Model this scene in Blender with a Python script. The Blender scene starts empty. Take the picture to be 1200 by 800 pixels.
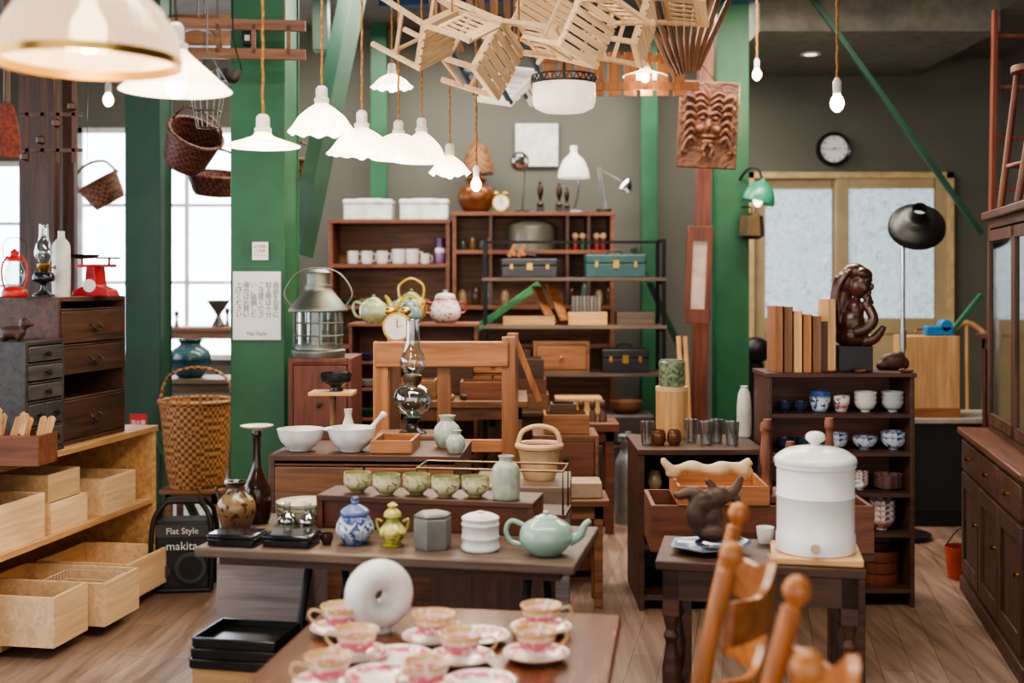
import bpy, math, random, bmesh
from mathutils import Vector, Matrix, Euler
random.seed(7)
PI=math.pi
F=1400.0; H=1.5
def X(px,D): return (px-600)*D/F
def Z(py,D): return H-(py-330)*D/F
def on(px,py,z,r=0):
    D=(H-z)*F/(py-330)+r
    return (X(px,D),D,z)
# ---------------- colour / materials ----------------
def lin(c):
    o=[]
    for v in c[:3]:
        v/=255.0
        o.append(v/12.92 if v<=.04045 else ((v+.055)/1.055)**2.4)
    return (o[0],o[1],o[2],1)
MC={}
def newmat(n):
    m=bpy.data.materials.new(n); m.use_nodes=True
    nt=m.node_tree; bs=nt.nodes['Principled BSDF']
    return m,nt,bs
def ramp(nt,stops,mode='LINEAR'):
    r=nt.nodes.new('ShaderNodeValToRGB'); cr=r.color_ramp; cr.interpolation=mode
    while len(cr.elements)<len(stops): cr.elements.new(.5)
    for e,(p,c) in zip(cr.elements,stops): e.position=p; e.color=lin(c)
    return r
def coords(nt,scale,out='Object'):
    t=nt.nodes.new('ShaderNodeTexCoord'); mp=nt.nodes.new('ShaderNodeMapping')
    mp.inputs['Scale'].default_value=scale
    nt.links.new(t.outputs[out],mp.inputs['Vector']); return mp
def noise(nt,vec,scale=1,detail=4,dist=0):
    n=nt.nodes.new('ShaderNodeTexNoise'); n.inputs['Scale'].default_value=scale
    n.inputs['Detail'].default_value=detail; n.inputs['Distortion'].default_value=dist
    nt.links.new(vec.outputs[0],n.inputs['Vector']); return n
def bump(nt,bs,src,st=.2,d=.002):
    b=nt.nodes.new('ShaderNodeBump'); b.inputs['Strength'].default_value=st; b.inputs['Distance'].default_value=d
    nt.links.new(src,b.inputs['Height']); nt.links.new(b.outputs[0],bs.inputs['Normal'])
WP={'dark':((46,28,20),(90,58,42)),'black':((22,19,18),(48,40,36)),'mid':((86,54,36),(138,96,66)),
'red':((80,38,28),(124,68,50)),'light':((206,170,128),(236,206,166)),'orange':((128,78,46),(174,118,76)),
'old':((80,64,54),(122,102,88)),'grey':((108,98,98),(150,138,136)),'honey':((168,124,80),(208,164,116)),
'cherry':((84,46,32),(130,80,56)),'white':((206,202,196),(232,228,222)),'charcoal':((46,43,44),(80,74,72)),'chair':((140,82,42),(188,122,68))}
def W(k,ax=0,rough=.5):
    key=('w',k,ax,rough)
    if key in MC: return MC[key]
    m,nt,bs=newmat('wood_'+k)
    sc=[34,34,34]; sc[ax]=2.5
    mp=coords(nt,sc); n=noise(nt,mp,1,6,.8)
    c1,c2=WP[k]; r=ramp(nt,[(.3,c1),(.72,c2)])
    nt.links.new(n.outputs['Fac'],r.inputs[0])
    oi=nt.nodes.new('ShaderNodeObjectInfo'); mr=nt.nodes.new('ShaderNodeMapRange')
    mr.inputs['To Min'].default_value=.78; mr.inputs['To Max'].default_value=1.2
    nt.links.new(oi.outputs['Random'],mr.inputs['Value'])
    hs=nt.nodes.new('ShaderNodeHueSaturation'); nt.links.new(mr.outputs[0],hs.inputs['Value'])
    nt.links.new(r.outputs[0],hs.inputs['Color']); nt.links.new(hs.outputs[0],bs.inputs['Base Color'])
    bs.inputs['Roughness'].default_value=rough
    bump(nt,bs,n.outputs['Fac'],.25,.0015)
    MC[key]=m; return m
def P(c,rough=.5,metal=0,c2=None,sc=12,b=0):
    key=('p',c,rough,metal,c2,sc,b)
    if key in MC: return MC[key]
    m,nt,bs=newmat('paint'); mp=coords(nt,(sc,sc,sc)); n=noise(nt,mp,1,5,.2)
    c2=c2 or tuple(max(0,v*.86) for v in c)
    r=ramp(nt,[(.35,c2),(.65,c)]); nt.links.new(n.outputs['Fac'],r.inputs[0])
    nt.links.new(r.outputs[0],bs.inputs['Base Color'])
    bs.inputs['Roughness'].default_value=rough; bs.inputs['Metallic'].default_value=metal
    if b: bump(nt,bs,n.outputs['Fac'],b,.003)
    MC[key]=m; return m
def CER(c,c2=None,sc=9): return P(c,.16,0,c2 or tuple(v*.93 for v in c),sc)
def BAND(h,stops,rough=.18,sc=0,c2=None,thr=.55,nsc=60):
    m,nt,bs=newmat('glaze'); t=nt.nodes.new('ShaderNodeTexCoord'); sp=nt.nodes.new('ShaderNodeSeparateXYZ')
    nt.links.new(t.outputs['Object'],sp.inputs[0]); md=nt.nodes.new('ShaderNodeMath'); md.operation='DIVIDE'
    nt.links.new(sp.outputs['Z'],md.inputs[0]); md.inputs[1].default_value=h
    n0=noise(nt,coords(nt,(25,25,25)),1,3)
    ad=nt.nodes.new('ShaderNodeMath'); ad.operation='MULTIPLY_ADD'; ad.inputs[1].default_value=.06
    nt.links.new(n0.outputs['Fac'],ad.inputs[0]); nt.links.new(md.outputs[0],ad.inputs[2])
    r=ramp(nt,stops); nt.links.new(ad.outputs[0],r.inputs[0]); out=r.outputs[0]
    if c2:
        n=noise(nt,coords(nt,(nsc,nsc,nsc)),1,2,.5); r2=ramp(nt,[(thr,(0,0,0)),(thr+.05,(255,255,255))])
        nt.links.new(n.outputs['Fac'],r2.inputs[0]); mx=nt.nodes.new('ShaderNodeMix'); mx.data_type='RGBA'
        nt.links.new(r2.outputs[0],mx.inputs['Factor']); nt.links.new(out,mx.inputs[6]); mx.inputs[7].default_value=lin(c2)
        out=mx.outputs[2]
    nt.links.new(out,bs.inputs['Base Color']); bs.inputs['Roughness'].default_value=rough
    return m
def MET(c,rough=.3): return P(c,rough,1.0)
def EM(c,s,name='glow'):
    key=('e',c,s)
    if key in MC: return MC[key]
    m,nt,bs=newmat(name); bs.inputs['Base Color'].default_value=lin(c)
    bs.inputs['Emission Color'].default_value=lin(c); bs.inputs['Emission Strength'].default_value=s
    MC[key]=m; return m
def GLASS(c=(225,235,235),fac=.14):
    key=('g',c,fac)
    if key in MC: return MC[key]
    m=bpy.data.materials.new('glass'); m.use_nodes=True; nt=m.node_tree; nt.nodes.clear()
    o=nt.nodes.new('ShaderNodeOutputMaterial'); tr=nt.nodes.new('ShaderNodeBsdfTransparent'); gl=nt.nodes.new('ShaderNodeBsdfGlossy')
    lw=nt.nodes.new('ShaderNodeLayerWeight'); lw.inputs[0].default_value=.35
    tr.inputs[0].default_value=lin(c); gl.inputs['Roughness'].default_value=.05
    mx=nt.nodes.new('ShaderNodeMixShader'); ad=nt.nodes.new('ShaderNodeMath'); ad.inputs[1].default_value=fac*.5
    ad.use_clamp=True
    nt.links.new(lw.outputs['Facing'],ad.inputs[0]); ml=nt.nodes.new('ShaderNodeMath'); ml.operation='MULTIPLY'; ml.inputs[1].default_value=.75
    nt.links.new(ad.outputs[0],ml.inputs[0])
    nt.links.new(ml.outputs[0],mx.inputs[0]); nt.links.new(tr.outputs[0],mx.inputs[1]); nt.links.new(gl.outputs[0],mx.inputs[2])
    nt.links.new(mx.outputs[0],o.inputs[0]); MC[key]=m; return m
def MILK(c=(255,230,196),e=1.5):
    key=('milk',c,e)
    if key in MC: return MC[key]
    m=bpy.data.materials.new('milk_glass'); m.use_nodes=True; nt=m.node_tree; nt.nodes.clear()
    o=nt.nodes.new('ShaderNodeOutputMaterial'); d=nt.nodes.new('ShaderNodeBsdfPrincipled'); tl=nt.nodes.new('ShaderNodeBsdfTranslucent')
    d.inputs['Base Color'].default_value=lin((240,236,228)); d.inputs['Roughness'].default_value=.2
    d.inputs['Emission Color'].default_value=lin(c); d.inputs['Emission Strength'].default_value=e
    tl.inputs[0].default_value=lin((255,245,230)); mx=nt.nodes.new('ShaderNodeMixShader'); mx.inputs[0].default_value=.4
    nt.links.new(d.outputs[0],mx.inputs[1]); nt.links.new(tl.outputs[0],mx.inputs[2]); nt.links.new(mx.outputs[0],o.inputs[0])
    MC[key]=m; return m
def WICK(c1=(120,80,46),c2=(58,36,22),sc=60):
    key=('wk',c1,c2,sc)
    if key in MC: return MC[key]
    m,nt,bs=newmat('wicker'); mp=coords(nt,(sc,sc,sc)); ck=nt.nodes.new('ShaderNodeTexChecker'); ck.inputs['Scale'].default_value=1
    ck.inputs[1].default_value=lin(c1); ck.inputs[2].default_value=lin(c2)
    nt.links.new(mp.outputs[0],ck.inputs[0]); nt.links.new(ck.outputs[0],bs.inputs['Base Color']); bs.inputs['Roughness'].default_value=.6
    bump(nt,bs,ck.outputs['Fac'],.6,.004); MC[key]=m; return m
BLK=P((26,26,27),.4); IRON=P((30,30,32),.45,.6); BRASS=MET((190,150,80),.3); CHROME=MET((205,205,205),.2)
GREEN=P((40,100,66),.42,0,(31,83,55),3); DGREEN=P((28,70,50),.45,0,(22,56,42),3)
# ---------------- mesh builder ----------------
def M4(c=(0,0,0),r=(0,0,0)): return Matrix.Translation(c)@Euler(r).to_matrix().to_4x4()
class B:
    def __init__(s): s.v=[]; s.f=[]
    def add(s,vs,fs,M=None):
        o=len(s.v)
        for v in vs: s.v.append(tuple(M@Vector(v)) if M is not None else tuple(v))
        for f in fs: s.f.append(tuple(i+o for i in f))
        return s
    def box(s,c,d,r=(0,0,0)):
        x,y,z=[k/2 for k in d]
        vs=[(-x,-y,-z),(x,-y,-z),(x,y,-z),(-x,y,-z),(-x,-y,z),(x,-y,z),(x,y,z),(-x,y,z)]
        return s.add(vs,[(0,3,2,1),(4,5,6,7),(0,1,5,4),(1,2,6,5),(2,3,7,6),(3,0,4,7)],M4(c,r))
    def bx(s,x0,x1,y0,y1,z0,z1): return s.box(((x0+x1)/2,(y0+y1)/2,(z0+z1)/2),(abs(x1-x0),abs(y1-y0),abs(z1-z0)))
    def beam(s,p,q,w,t=None):
        p=Vector(p);q=Vector(q);d=q-p; t=t or w
        M=Matrix.Translation((p+q)/2)@d.to_track_quat('Z','Y').to_matrix().to_4x4()
        x,y,z=w/2,t/2,d.length/2
        vs=[(-x,-y,-z),(x,-y,-z),(x,y,-z),(-x,y,-z),(-x,-y,z),(x,-y,z),(x,y,z),(-x,y,z)]
        return s.add(vs,[(0,3,2,1),(4,5,6,7),(0,1,5,4),(1,2,6,5),(2,3,7,6),(3,0,4,7)],M)
    def lathe(s,prof,c=(0,0,0),n=28,r=(0,0,0),ruf=None,sy=1.0):
        vs=[];fs=[];rings=[]; zs=[p[1] for p in prof]; z0=min(zs); z1=max(zs)
        for (R,z) in prof:
            if R<1e-6: rings.append([len(vs)]); vs.append((0,0,z))
            else:
                ring=[]
                for i in range(n):
                    a=2*PI*i/n; rr=R; zz=z
                    if ruf:
                        w=max(0,1-(z-z0)/(z1-z0)*1.6); rr=R*(1+ruf[1]*math.cos(ruf[0]*a)*w); zz=z+ruf[2]*w*math.cos(ruf[0]*a)
                    ring.append(len(vs)); vs.append((rr*math.cos(a),rr*math.sin(a)*sy,zz))
                rings.append(ring)
        for a,b in zip(rings,rings[1:]):
            if len(a)==1 and len(b)==1: continue
            for i in range(n):
                j=(i+1)%n
                if len(a)==1: fs.append((a[0],b[j],b[i]))
                elif len(b)==1: fs.append((a[i],a[j],b[0]))
                else: fs.append((a[i],a[j],b[j],b[i]))
        return s.add(vs,fs,M4(c,r))
    def cyl(s,c,R,h,n=20,R2=None,r=(0,0,0)):
        R2=R if R2 is None else R2
        return s.lathe([(0,0),(R,0),(R2,h),(0,h)],c,n,r)
    def ell(s,c,d,r=(0,0,0),n=16):
        p=[(math.sin(PI*i/10),-math.cos(PI*i/10)) for i in range(11)]; p[0]=(0,-1);p[-1]=(0,1)
        t=B().lathe(p,n=n); S=Matrix.Diagonal((d[0],d[1],d[2],1))
        return s.add(t.v,t.f,M4(c,r)@S)
    def tube(s,pts,R,n=8,closed=False):
        pts=[Vector(p) for p in pts]; N=len(pts); R=R if isinstance(R,(list,tuple)) else [R]*N
        vs=[];fs=[]; up=None
        for i,p in enumerate(pts):
            a=pts[i-1] if (i>0 or closed) else p; b=pts[(i+1)%N] if (i<N-1 or closed) else p
            t=(b-a).normalized()
            if up is None: up=t.orthogonal().normalized()
            up=(up-t*up.dot(t)); up=up.normalized() if up.length>1e-6 else t.orthogonal().normalized()
            w=t.cross(up)
            for k in range(n):
                g=2*PI*k/n; vs.append(p+(up*math.cos(g)+w*math.sin(g))*R[min(i,len(R)-1)])
        for i in range(N if closed else N-1):
            j=(i+1)%N
            for k in range(n):
                l=(k+1)%n; fs.append((i*n+k,i*n+l,j*n+l,j*n+k))
        if not closed: fs.append(tuple(range(n-1,-1,-1))); fs.append(tuple((N-1)*n+k for k in range(n)))
        return s.add(vs,fs)
    def prism(s,poly,t,M=None):
        n=len(poly); vs=[(x,y,-t/2) for x,y in poly]+[(x,y,t/2) for x,y in poly]
        fs=[tuple(range(n-1,-1,-1)),tuple(range(n,2*n))]+[(i,(i+1)%n,n+(i+1)%n,n+i) for i in range(n)]
        return s.add(vs,fs,M)
    def txt(s,body,size,M,th=.0006,al='CENTER',ls=1.0):
        cu=bpy.data.curves.new('t','FONT'); cu.body=body; cu.size=size; cu.extrude=th; cu.align_x=al; cu.align_y='CENTER'; cu.space_line=ls
        cu.resolution_u=3
        o=bpy.data.objects.new('t',cu); bpy.context.scene.collection.objects.link(o)
        bpy.context.view_layer.update()
        me=bpy.data.meshes.new_from_object(o.evaluated_get(bpy.context.evaluated_depsgraph_get()))
        s.add([v.co[:] for v in me.vertices],[tuple(p.vertices) for p in me.polygons],M)
        bpy.data.objects.remove(o); bpy.data.meshes.remove(me); return s
def sm(prof,k=4):
    out=[];n=len(prof)
    for i in range(n-1):
        p0=prof[max(i-1,0)];p1=prof[i];p2=prof[i+1];p3=prof[min(i+2,n-1)]
        for j in range(k):
            t=j/k; q=[]
            for a in (0,1):
                q.append(.5*((2*p1[a])+(-p0[a]+p2[a])*t+(2*p0[a]-5*p1[a]+4*p2[a]-p3[a])*t*t+(-p0[a]+3*p1[a]-3*p2[a]+p3[a])*t**3))
            out.append((max(q[0],0.0),q[1]))
    out.append(prof[-1]); return out
def curve3(pts,k=5):
    out=[];n=len(pts); P_=[Vector(p) for p in pts]
    for i in range(n-1):
        p0=P_[max(i-1,0)];p1=P_[i];p2=P_[i+1];p3=P_[min(i+2,n-1)]
        for j in range(k):
            t=j/k; out.append(.5*((2*p1)+(p2-p0)*t+(2*p0-5*p1+4*p2-p3)*t*t+(3*p1-p0-3*p2+p3)*t**3))
    out.append(P_[-1]); return out
def vessel(prof,R,h,t=.004,k=4):
    o=sm([(a*R,b*h) for a,b in prof],k)
    inn=[(max(r-t,0.0),max(z,t)) for r,z in o][::-1]
    return [(0,0)]+o+[(inn[0][0],o[-1][1])]+inn[1:]+[(0,t)]
def solid(prof,R,h,k=4):
    return [(0,0)]+sm([(a*R,b*h) for a,b in prof],k)+[(0,prof[-1][1]*h)]
# ---------------- object creation ----------------
col=bpy.context.scene.collection
def mk(name,b,mat,bev=0,ang=38):
    me=bpy.data.meshes.new(name); me.from_pydata(b.v,[],b.f); me.update()
    bm=bmesh.new(); bm.from_mesh(me); bmesh.ops.remove_doubles(bm,verts=bm.verts,dist=1e-6); bmesh.ops.recalc_face_normals(bm,faces=bm.faces); bm.to_mesh(me); bm.free()
    me.polygons.foreach_set('use_smooth',[True]*len(me.polygons))
    me.set_sharp_from_angle(angle=math.radians(ang))
    me.materials.append(mat)
    o=bpy.data.objects.new(name,me); col.objects.link(o)
    if bev:
        m=o.modifiers.new('bev','BEVEL'); m.width=bev; m.segments=2; m.limit_method='ANGLE'
    return o
def T(name,label,cat,loc,parts,rz=0,rot=None,group=None,kind=None,s=1):
    made=[]
    if len(parts)==1:
        pn,b,m=parts[0][:3]; o=parts[0][3] if len(parts[0])>3 else {}
        root=mk(name,b,m,o.get('bev',0))
        if o.get('rem'): remesh(root,o['rem'])
        made=[root]
    else:
        root=bpy.data.objects.new(name,None); root.empty_display_size=.05; col.objects.link(root)
        for p in parts:
            o=p[3] if len(p)>3 else {}
            ob=mk(p[0],p[1],p[2],o.get('bev',0))
            if o.get('rem'): remesh(ob,o['rem'])
            if 'label' in o: ob['label']=o['label']
            ob.parent=made[o['par']] if 'par' in o else root
            made.append(ob)
    root.location=loc; root.rotation_euler=rot or (0,0,rz); root.scale=(s,s,s)
    if kind=='structure': root['kind']='structure'
    else:
        root['category']=cat
        if kind: root['kind']=kind
    root['label']=label
    if group: root['group']=group
    return root
def remesh(o,v):
    m=o.modifiers.new('r','REMESH'); m.mode='VOXEL'; m.voxel_size=v; m.use_smooth_shade=True
    m2=o.modifiers.new('s','SMOOTH'); m2.iterations=3
def dup(root,loc,rz=None,label=None,s=None,rot=None,mat=None):
    def cp(o,par):
        n=o.copy(); col.objects.link(n)
        if par: n.parent=par
        for c in list(o.children): cp(c,n)
        return n
    n=cp(root,None); n.location=loc
    if rz is not None: n.rotation_euler=(0,0,rz)
    if rot is not None: n.rotation_euler=rot
    if label: n['label']=label
    if s is not None: n.scale=(s,s,s) if not isinstance(s,tuple) else s
    return n
def S(name,label,parts):
    return T(name,label,None,(0,0,0),parts,kind='structure')
# ---------------- ROOM ----------------
def floormat():
    m,nt,bs=newmat('floor_planks'); mp=coords(nt,(1,1,1)); mp.inputs['Rotation'].default_value=(0,0,PI/2+.2)
    br=nt.nodes.new('ShaderNodeTexBrick'); br.offset=.37; br.inputs['Scale'].default_value=1
    br.inputs['Brick Width'].default_value=1.1; br.inputs['Row Height'].default_value=.12; br.inputs['Mortar Size'].default_value=.0015
    br.inputs[1].default_value=lin((172,152,138)); br.inputs[2].default_value=lin((148,128,114)); br.inputs[3].default_value=lin((92,76,66))
    nt.links.new(mp.outputs[0],br.inputs[0])
    mp2=coords(nt,(22,1.6,10)); mp2.inputs['Rotation'].default_value=(0,0,.2); n=noise(nt,mp2,1,6,.7); r=ramp(nt,[(.3,(146,124,108)),(.75,(255,248,240))])
    nt.links.new(n.outputs['Fac'],r.inputs[0]); mx=nt.nodes.new('ShaderNodeMix'); mx.data_type='RGBA'; mx.blend_type='MULTIPLY'; mx.inputs['Factor'].default_value=.8
    n3=noise(nt,coords(nt,(1.3,1.3,1.3)),1,3,.3); r3=ramp(nt,[(.35,(214,204,198)),(.65,(255,255,255))]); nt.links.new(n3.outputs['Fac'],r3.inputs[0])
    m2=nt.nodes.new('ShaderNodeMix'); m2.data_type='RGBA'; m2.blend_type='MULTIPLY'; m2.inputs['Factor'].default_value=1
    nt.links.new(br.outputs[0],mx.inputs[6]); nt.links.new(r.outputs[0],mx.inputs[7]); nt.links.new(mx.outputs[2],m2.inputs[6]); nt.links.new(r3.outputs[0],m2.inputs[7]); nt.links.new(m2.outputs[2],bs.inputs['Base Color'])
    bs.inputs['Roughness'].default_value=.42; bump(nt,bs,n.outputs['Fac'],.15,.002); return m
WALL=P((102,102,94),.85,0,(95,95,87),1.5)
S('floor','worn greyish-brown wooden plank floor',[('floor',B().bx(-5,4.3,-2.5,10.2,-.06,0),floormat())])
S('wall_back','grey-green painted wall',[('w',B().bx(-5,4.3,10,10.15,0,3.6),WALL)])
S('wall_left','grey-green painted side wall',[('w',B().bx(-5.15,-5,-2.5,10.15,0,3.6),WALL)])
S('wall_right','dark grey-green painted side wall',[('w',B().bx(4.1,4.25,-2.5,10,0,3.6),WALL)])
S('ceiling','dark grey ceiling',[('c',B().bx(-5.15,4.25,-2.5,10.15,3.6,3.7),P((104,98,90),.8,0,(86,78,70),2))])
S('trim_1','blue painted steel roof beam',[('b',B().beam((X(850,8.0),8.0,3.47),(4.0,6.6,3.47),.12,.22),P((34,74,110),.5))])
S('trim_2','dropped grey ceiling bulkhead',[('b',B().bx(1.7,3.35,8.2,10,3.22,3.6),P((128,126,118),.8))])
S('trim_3','lighter dropped bulkhead over the doors',[('b',B().bx(3.35,4.1,7.4,10,3.36,3.6),P((116,114,108),.8))])
S('trim_4','dark timber ceiling beam',[('b',B().bx(-5,4.1,6.2,6.36,3.4,3.6),W('dark',0))])
S('trim_5','brown timber ceiling beam',[('b',B().bx(-5,-1.4,7.6,7.75,3.0,3.2),W('mid',0))])
S('trim_6','blue painted steel roof beam',[('b',B().beam((-.9,8.2,3.48),(1.6,7.8,3.48),.1,.2),P((34,74,110),.5))])
S('baseboard_back','dark baseboard',[('b',B().bx(-5,4.1,9.97,10,0,.1),W('dark',0))])
def window(name,x0,x1,z0,z1,y,nx,nz,e,lab):
    fr=B(); t=.045
    fr.bx(x0,x1,y-.06,y,z0,z0+t).bx(x0,x1,y-.06,y,z1-t,z1).bx(x0,x0+t,y-.06,y,z0,z1).bx(x1-t,x1,y-.06,y,z0,z1)
    for i in range(1,nx):
        xx=x0+(x1-x0)*i/nx; fr.bx(xx-.018,xx+.018,y-.05,y,z0,z1)
    for i in range(1,nz):
        zz=z0+(z1-z0)*i/nz; fr.bx(x0,x1,y-.045,y,zz-.015,zz+.015)
    S(name,lab,[('frame',fr,P((225,225,222),.5)),('pane',B().bx(x0+t,x1-t,y-.025,y-.01,z0+t,z1-t),EM((226,234,246),e))])
window('window_1',-3.62,-1.8,.85,2.78,10,4,3,8,'large bright frosted window with white frame')
window('window_2',-4.75,-4.02,.95,2.5,10,1,3,8,'bright frosted window')
for i in range(3):  # side windows out of view, added as glowing panes to light the deeper room
    y0=.2+i*2.6
    fr=B().bx(-5,-4.94,y0,y0+2.2,.9,.95).bx(-5,-4.94,y0,y0+2.2,2.75,2.8).bx(-5,-4.94,y0,y0+.05,.9,2.8).bx(-5,-4.94,y0+2.15,y0+2.2,.9,2.8).bx(-5,-4.94,y0+1.08,y0+1.12,.9,2.8)
    pn=B().bx(-4.99,-4.975,y0+.05,y0+2.15,.95,2.75)
    S('window_%d'%(3+i),'added unseen glowing window brightening the room from the left',[('frame',fr,P((225,225,222),.5)),('pane',pn,EM((228,234,245),7.0))])
TAN=P((176,158,122),.5,0,(164,146,112),5)
def glassdoor():
    m,nt,bs=newmat('pebbled_glass'); mp=coords(nt,(22,22,22)); n=noise(nt,mp,1,3,1.5)
    r=ramp(nt,[(.3,(150,172,184)),(.7,(208,222,230))]); nt.links.new(n.outputs['Fac'],r.inputs[0])
    nt.links.new(r.outputs[0],bs.inputs['Base Color']); nt.links.new(r.outputs[0],bs.inputs['Emission Color']); bs.inputs['Emission Strength'].default_value=.8
    bs.inputs['Roughness'].default_value=.15; bump(nt,bs,n.outputs['Fac'],.5,.004); return m
GD=glassdoor(); y=10
dx0=X(872,y);dx1=X(1112,y);zt=Z(203,y)
S('trim_7','light tan wooden door frame',[('f',B().bx(dx0,dx0+.06,9.88,10,0,zt).bx(dx1-.06,dx1,9.88,10,0,zt).bx(dx0,dx1,9.88,10,zt-.05,zt),P((206,180,134),.5))])
def door(nm,x0,x1,yy):
    zg0=Z(372,10);zg1=Z(222,10); s=.1
    b=B().bx(x0,x0+s,yy,yy+.04,0,zt-.05).bx(x1-s,x1,yy,yy+.04,0,zt-.05).bx(x0+s,x1-s,yy,yy+.04,zg1,zt-.05).bx(x0+s,x1-s,yy,yy+.04,zg0-.13,zg0).bx(x0+s,x1-s,yy+.01,yy+.03,.15,zg0-.1).bx(x0+s,x1-s,yy,yy+.04,0,.15)
    S(nm,'sliding door with pebbled glass and tan frame',[('frame',b,TAN,{'bev':.004}),('pane',B().bx(x0+s,x1-s,yy+.015,yy+.025,zg0,zg1),GD),('handle',B().bx(x0+.03 if nm=='door_2' else x1-.05,x0+.05 if nm=='door_2' else x1-.03,yy-.008,yy,1.0,1.2),BRASS)])
xm=X(980,10)
door('door_1',dx0+.06,xm+.05,9.94); door('door_2',xm-.03,dx1-.06,9.89)
def column(px0,px1,D,dep,lab,mat,z1=3.6):
    x0,x1=X(px0,D),X(px1,D); w=x1-x0; cx=(x0+x1)/2
    b=B().bx(-w/2,w/2,0,.014,0,z1).bx(-w/2,w/2,dep-.014,dep,0,z1).bx(-w/2+.01,w/2-.01,.01,dep-.01,0.01,z1)
    pl=B().bx(-w/2-.04,w/2+.04,-.04,dep+.04,0,.02)
    for sx in(-1,1): pl.cyl((sx*(w/2+.015),-.02,.02),.012,.025,8)
    return T('steel_column',lab,'column',(cx,D,0),[('shaft',b,mat,{'bev':.004}),('base_plate',pl,mat)])
column(270,334,6,.4,'wide green painted steel column with paper notices',GREEN)
column(146,188,7.2,.25,'dark green painted steel column beside the window',DGREEN)
column(840,878,8.0,.2,'green painted steel column beside a timber post',GREEN)
column(752,771,9.7,.1,'slim green column against the grey wall',GREEN)
column(434,453,9.7,.1,'slim green column against the grey wall',GREEN)
def brace(p,q,w,t,lab,mat,nm='steel_brace'):
    c=(Vector(p)+Vector(q))/2
    T(nm,lab,'brace' if 'brace' in nm else nm.split('_')[-1],c,[('b',B().beam(Vector(p)-c,Vector(q)-c,w,t),mat,{'bev':.003})])
def pt(px,py,D): return (X(px,D),D,Z(py,D))
brace(pt(428,-75,7.2),pt(350,300,6.9),.16,.1,'diagonal dark green steel brace meeting the column',DGREEN)
brace(pt(375,-46,7.8),pt(377,60,7.8),.12,.1,'short green steel hanger under the roof',DGREEN)
brace(pt(925,-40,7.9),pt(1150,274,7.9),.035,.035,'thin green diagonal tie rod',DGREEN)
brace(pt(1150,345,8.1),pt(1062,455,8.1),.04,.03,'thin green diagonal tie bar',GREEN)
brace(pt(182,505,7.12),pt(232,612,7.12),.09,.03,'green diagonal brace at the column foot',GREEN)
brace(pt(530,405,8.9),pt(632,333,8.9),.15,.05,'bright green diagonal steel brace',P((60,150,90),.4))
brace(pt(742,290,8.75),pt(800,415,8.75),.06,.04,'dark green diagonal brace beside the rack',DGREEN)
# ---------------- notices ----------------
PAPER=P((240,240,242),.7,0,(234,234,238),4); INK=P((30,30,34),.7); REDI=P((190,40,40),.6)
def facetxt(b,s,size,x,z,y=-.0016,ls=1.0): return b.txt(s,size,M4((x,y,z),(PI/2,0,0)),.0003,ls=ls)
D=5.98; w=56*D/F;h=80*D/F
tx=B(); cols=['商品をお手に','取る際は十分','ご注意くださ','い。破損した','場合はお買い','上げください']
for i,cn in enumerate(cols): facetxt(tx,'\n'.join(cn),.033,w*.40-i*w*.155,h*.08,ls=.9)
tb=B(); facetxt(tb,'Flat Style',.028,0,-h*.41)
T('notice_sheet','white paper notice with vertical handwritten text','sign',(X(301,D),D,Z(358,D)),[('sheet',B().bx(-w/2,w/2,-.001,.0,-h/2,h/2),PAPER),('lettering',tx,INK),('shop_lettering',tb,INK)])
T('notice_card','small white card with red print taped on the column','sign',(X(305,D),D,Z(294,D)),[('card',B().bx(-.04,.04,-.001,0,-.045,.045),PAPER),('lettering',facetxt(facetxt(facetxt(B(),'店内撮影',.017,0,.022),'ご遠慮',.017,0,0),'ください',.017,0,-.022),REDI)])
T('socket_box','small black electrical socket box with white plug','socket',(X(292,D),5.94,Z(46,D)),[('box',B().bx(-.03,.03,0,.06,-.035,.035),BLK,{'bev':.005}),('plug',B().bx(-.012,.012,-.01,0,-.015,.012),PAPER)])
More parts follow.
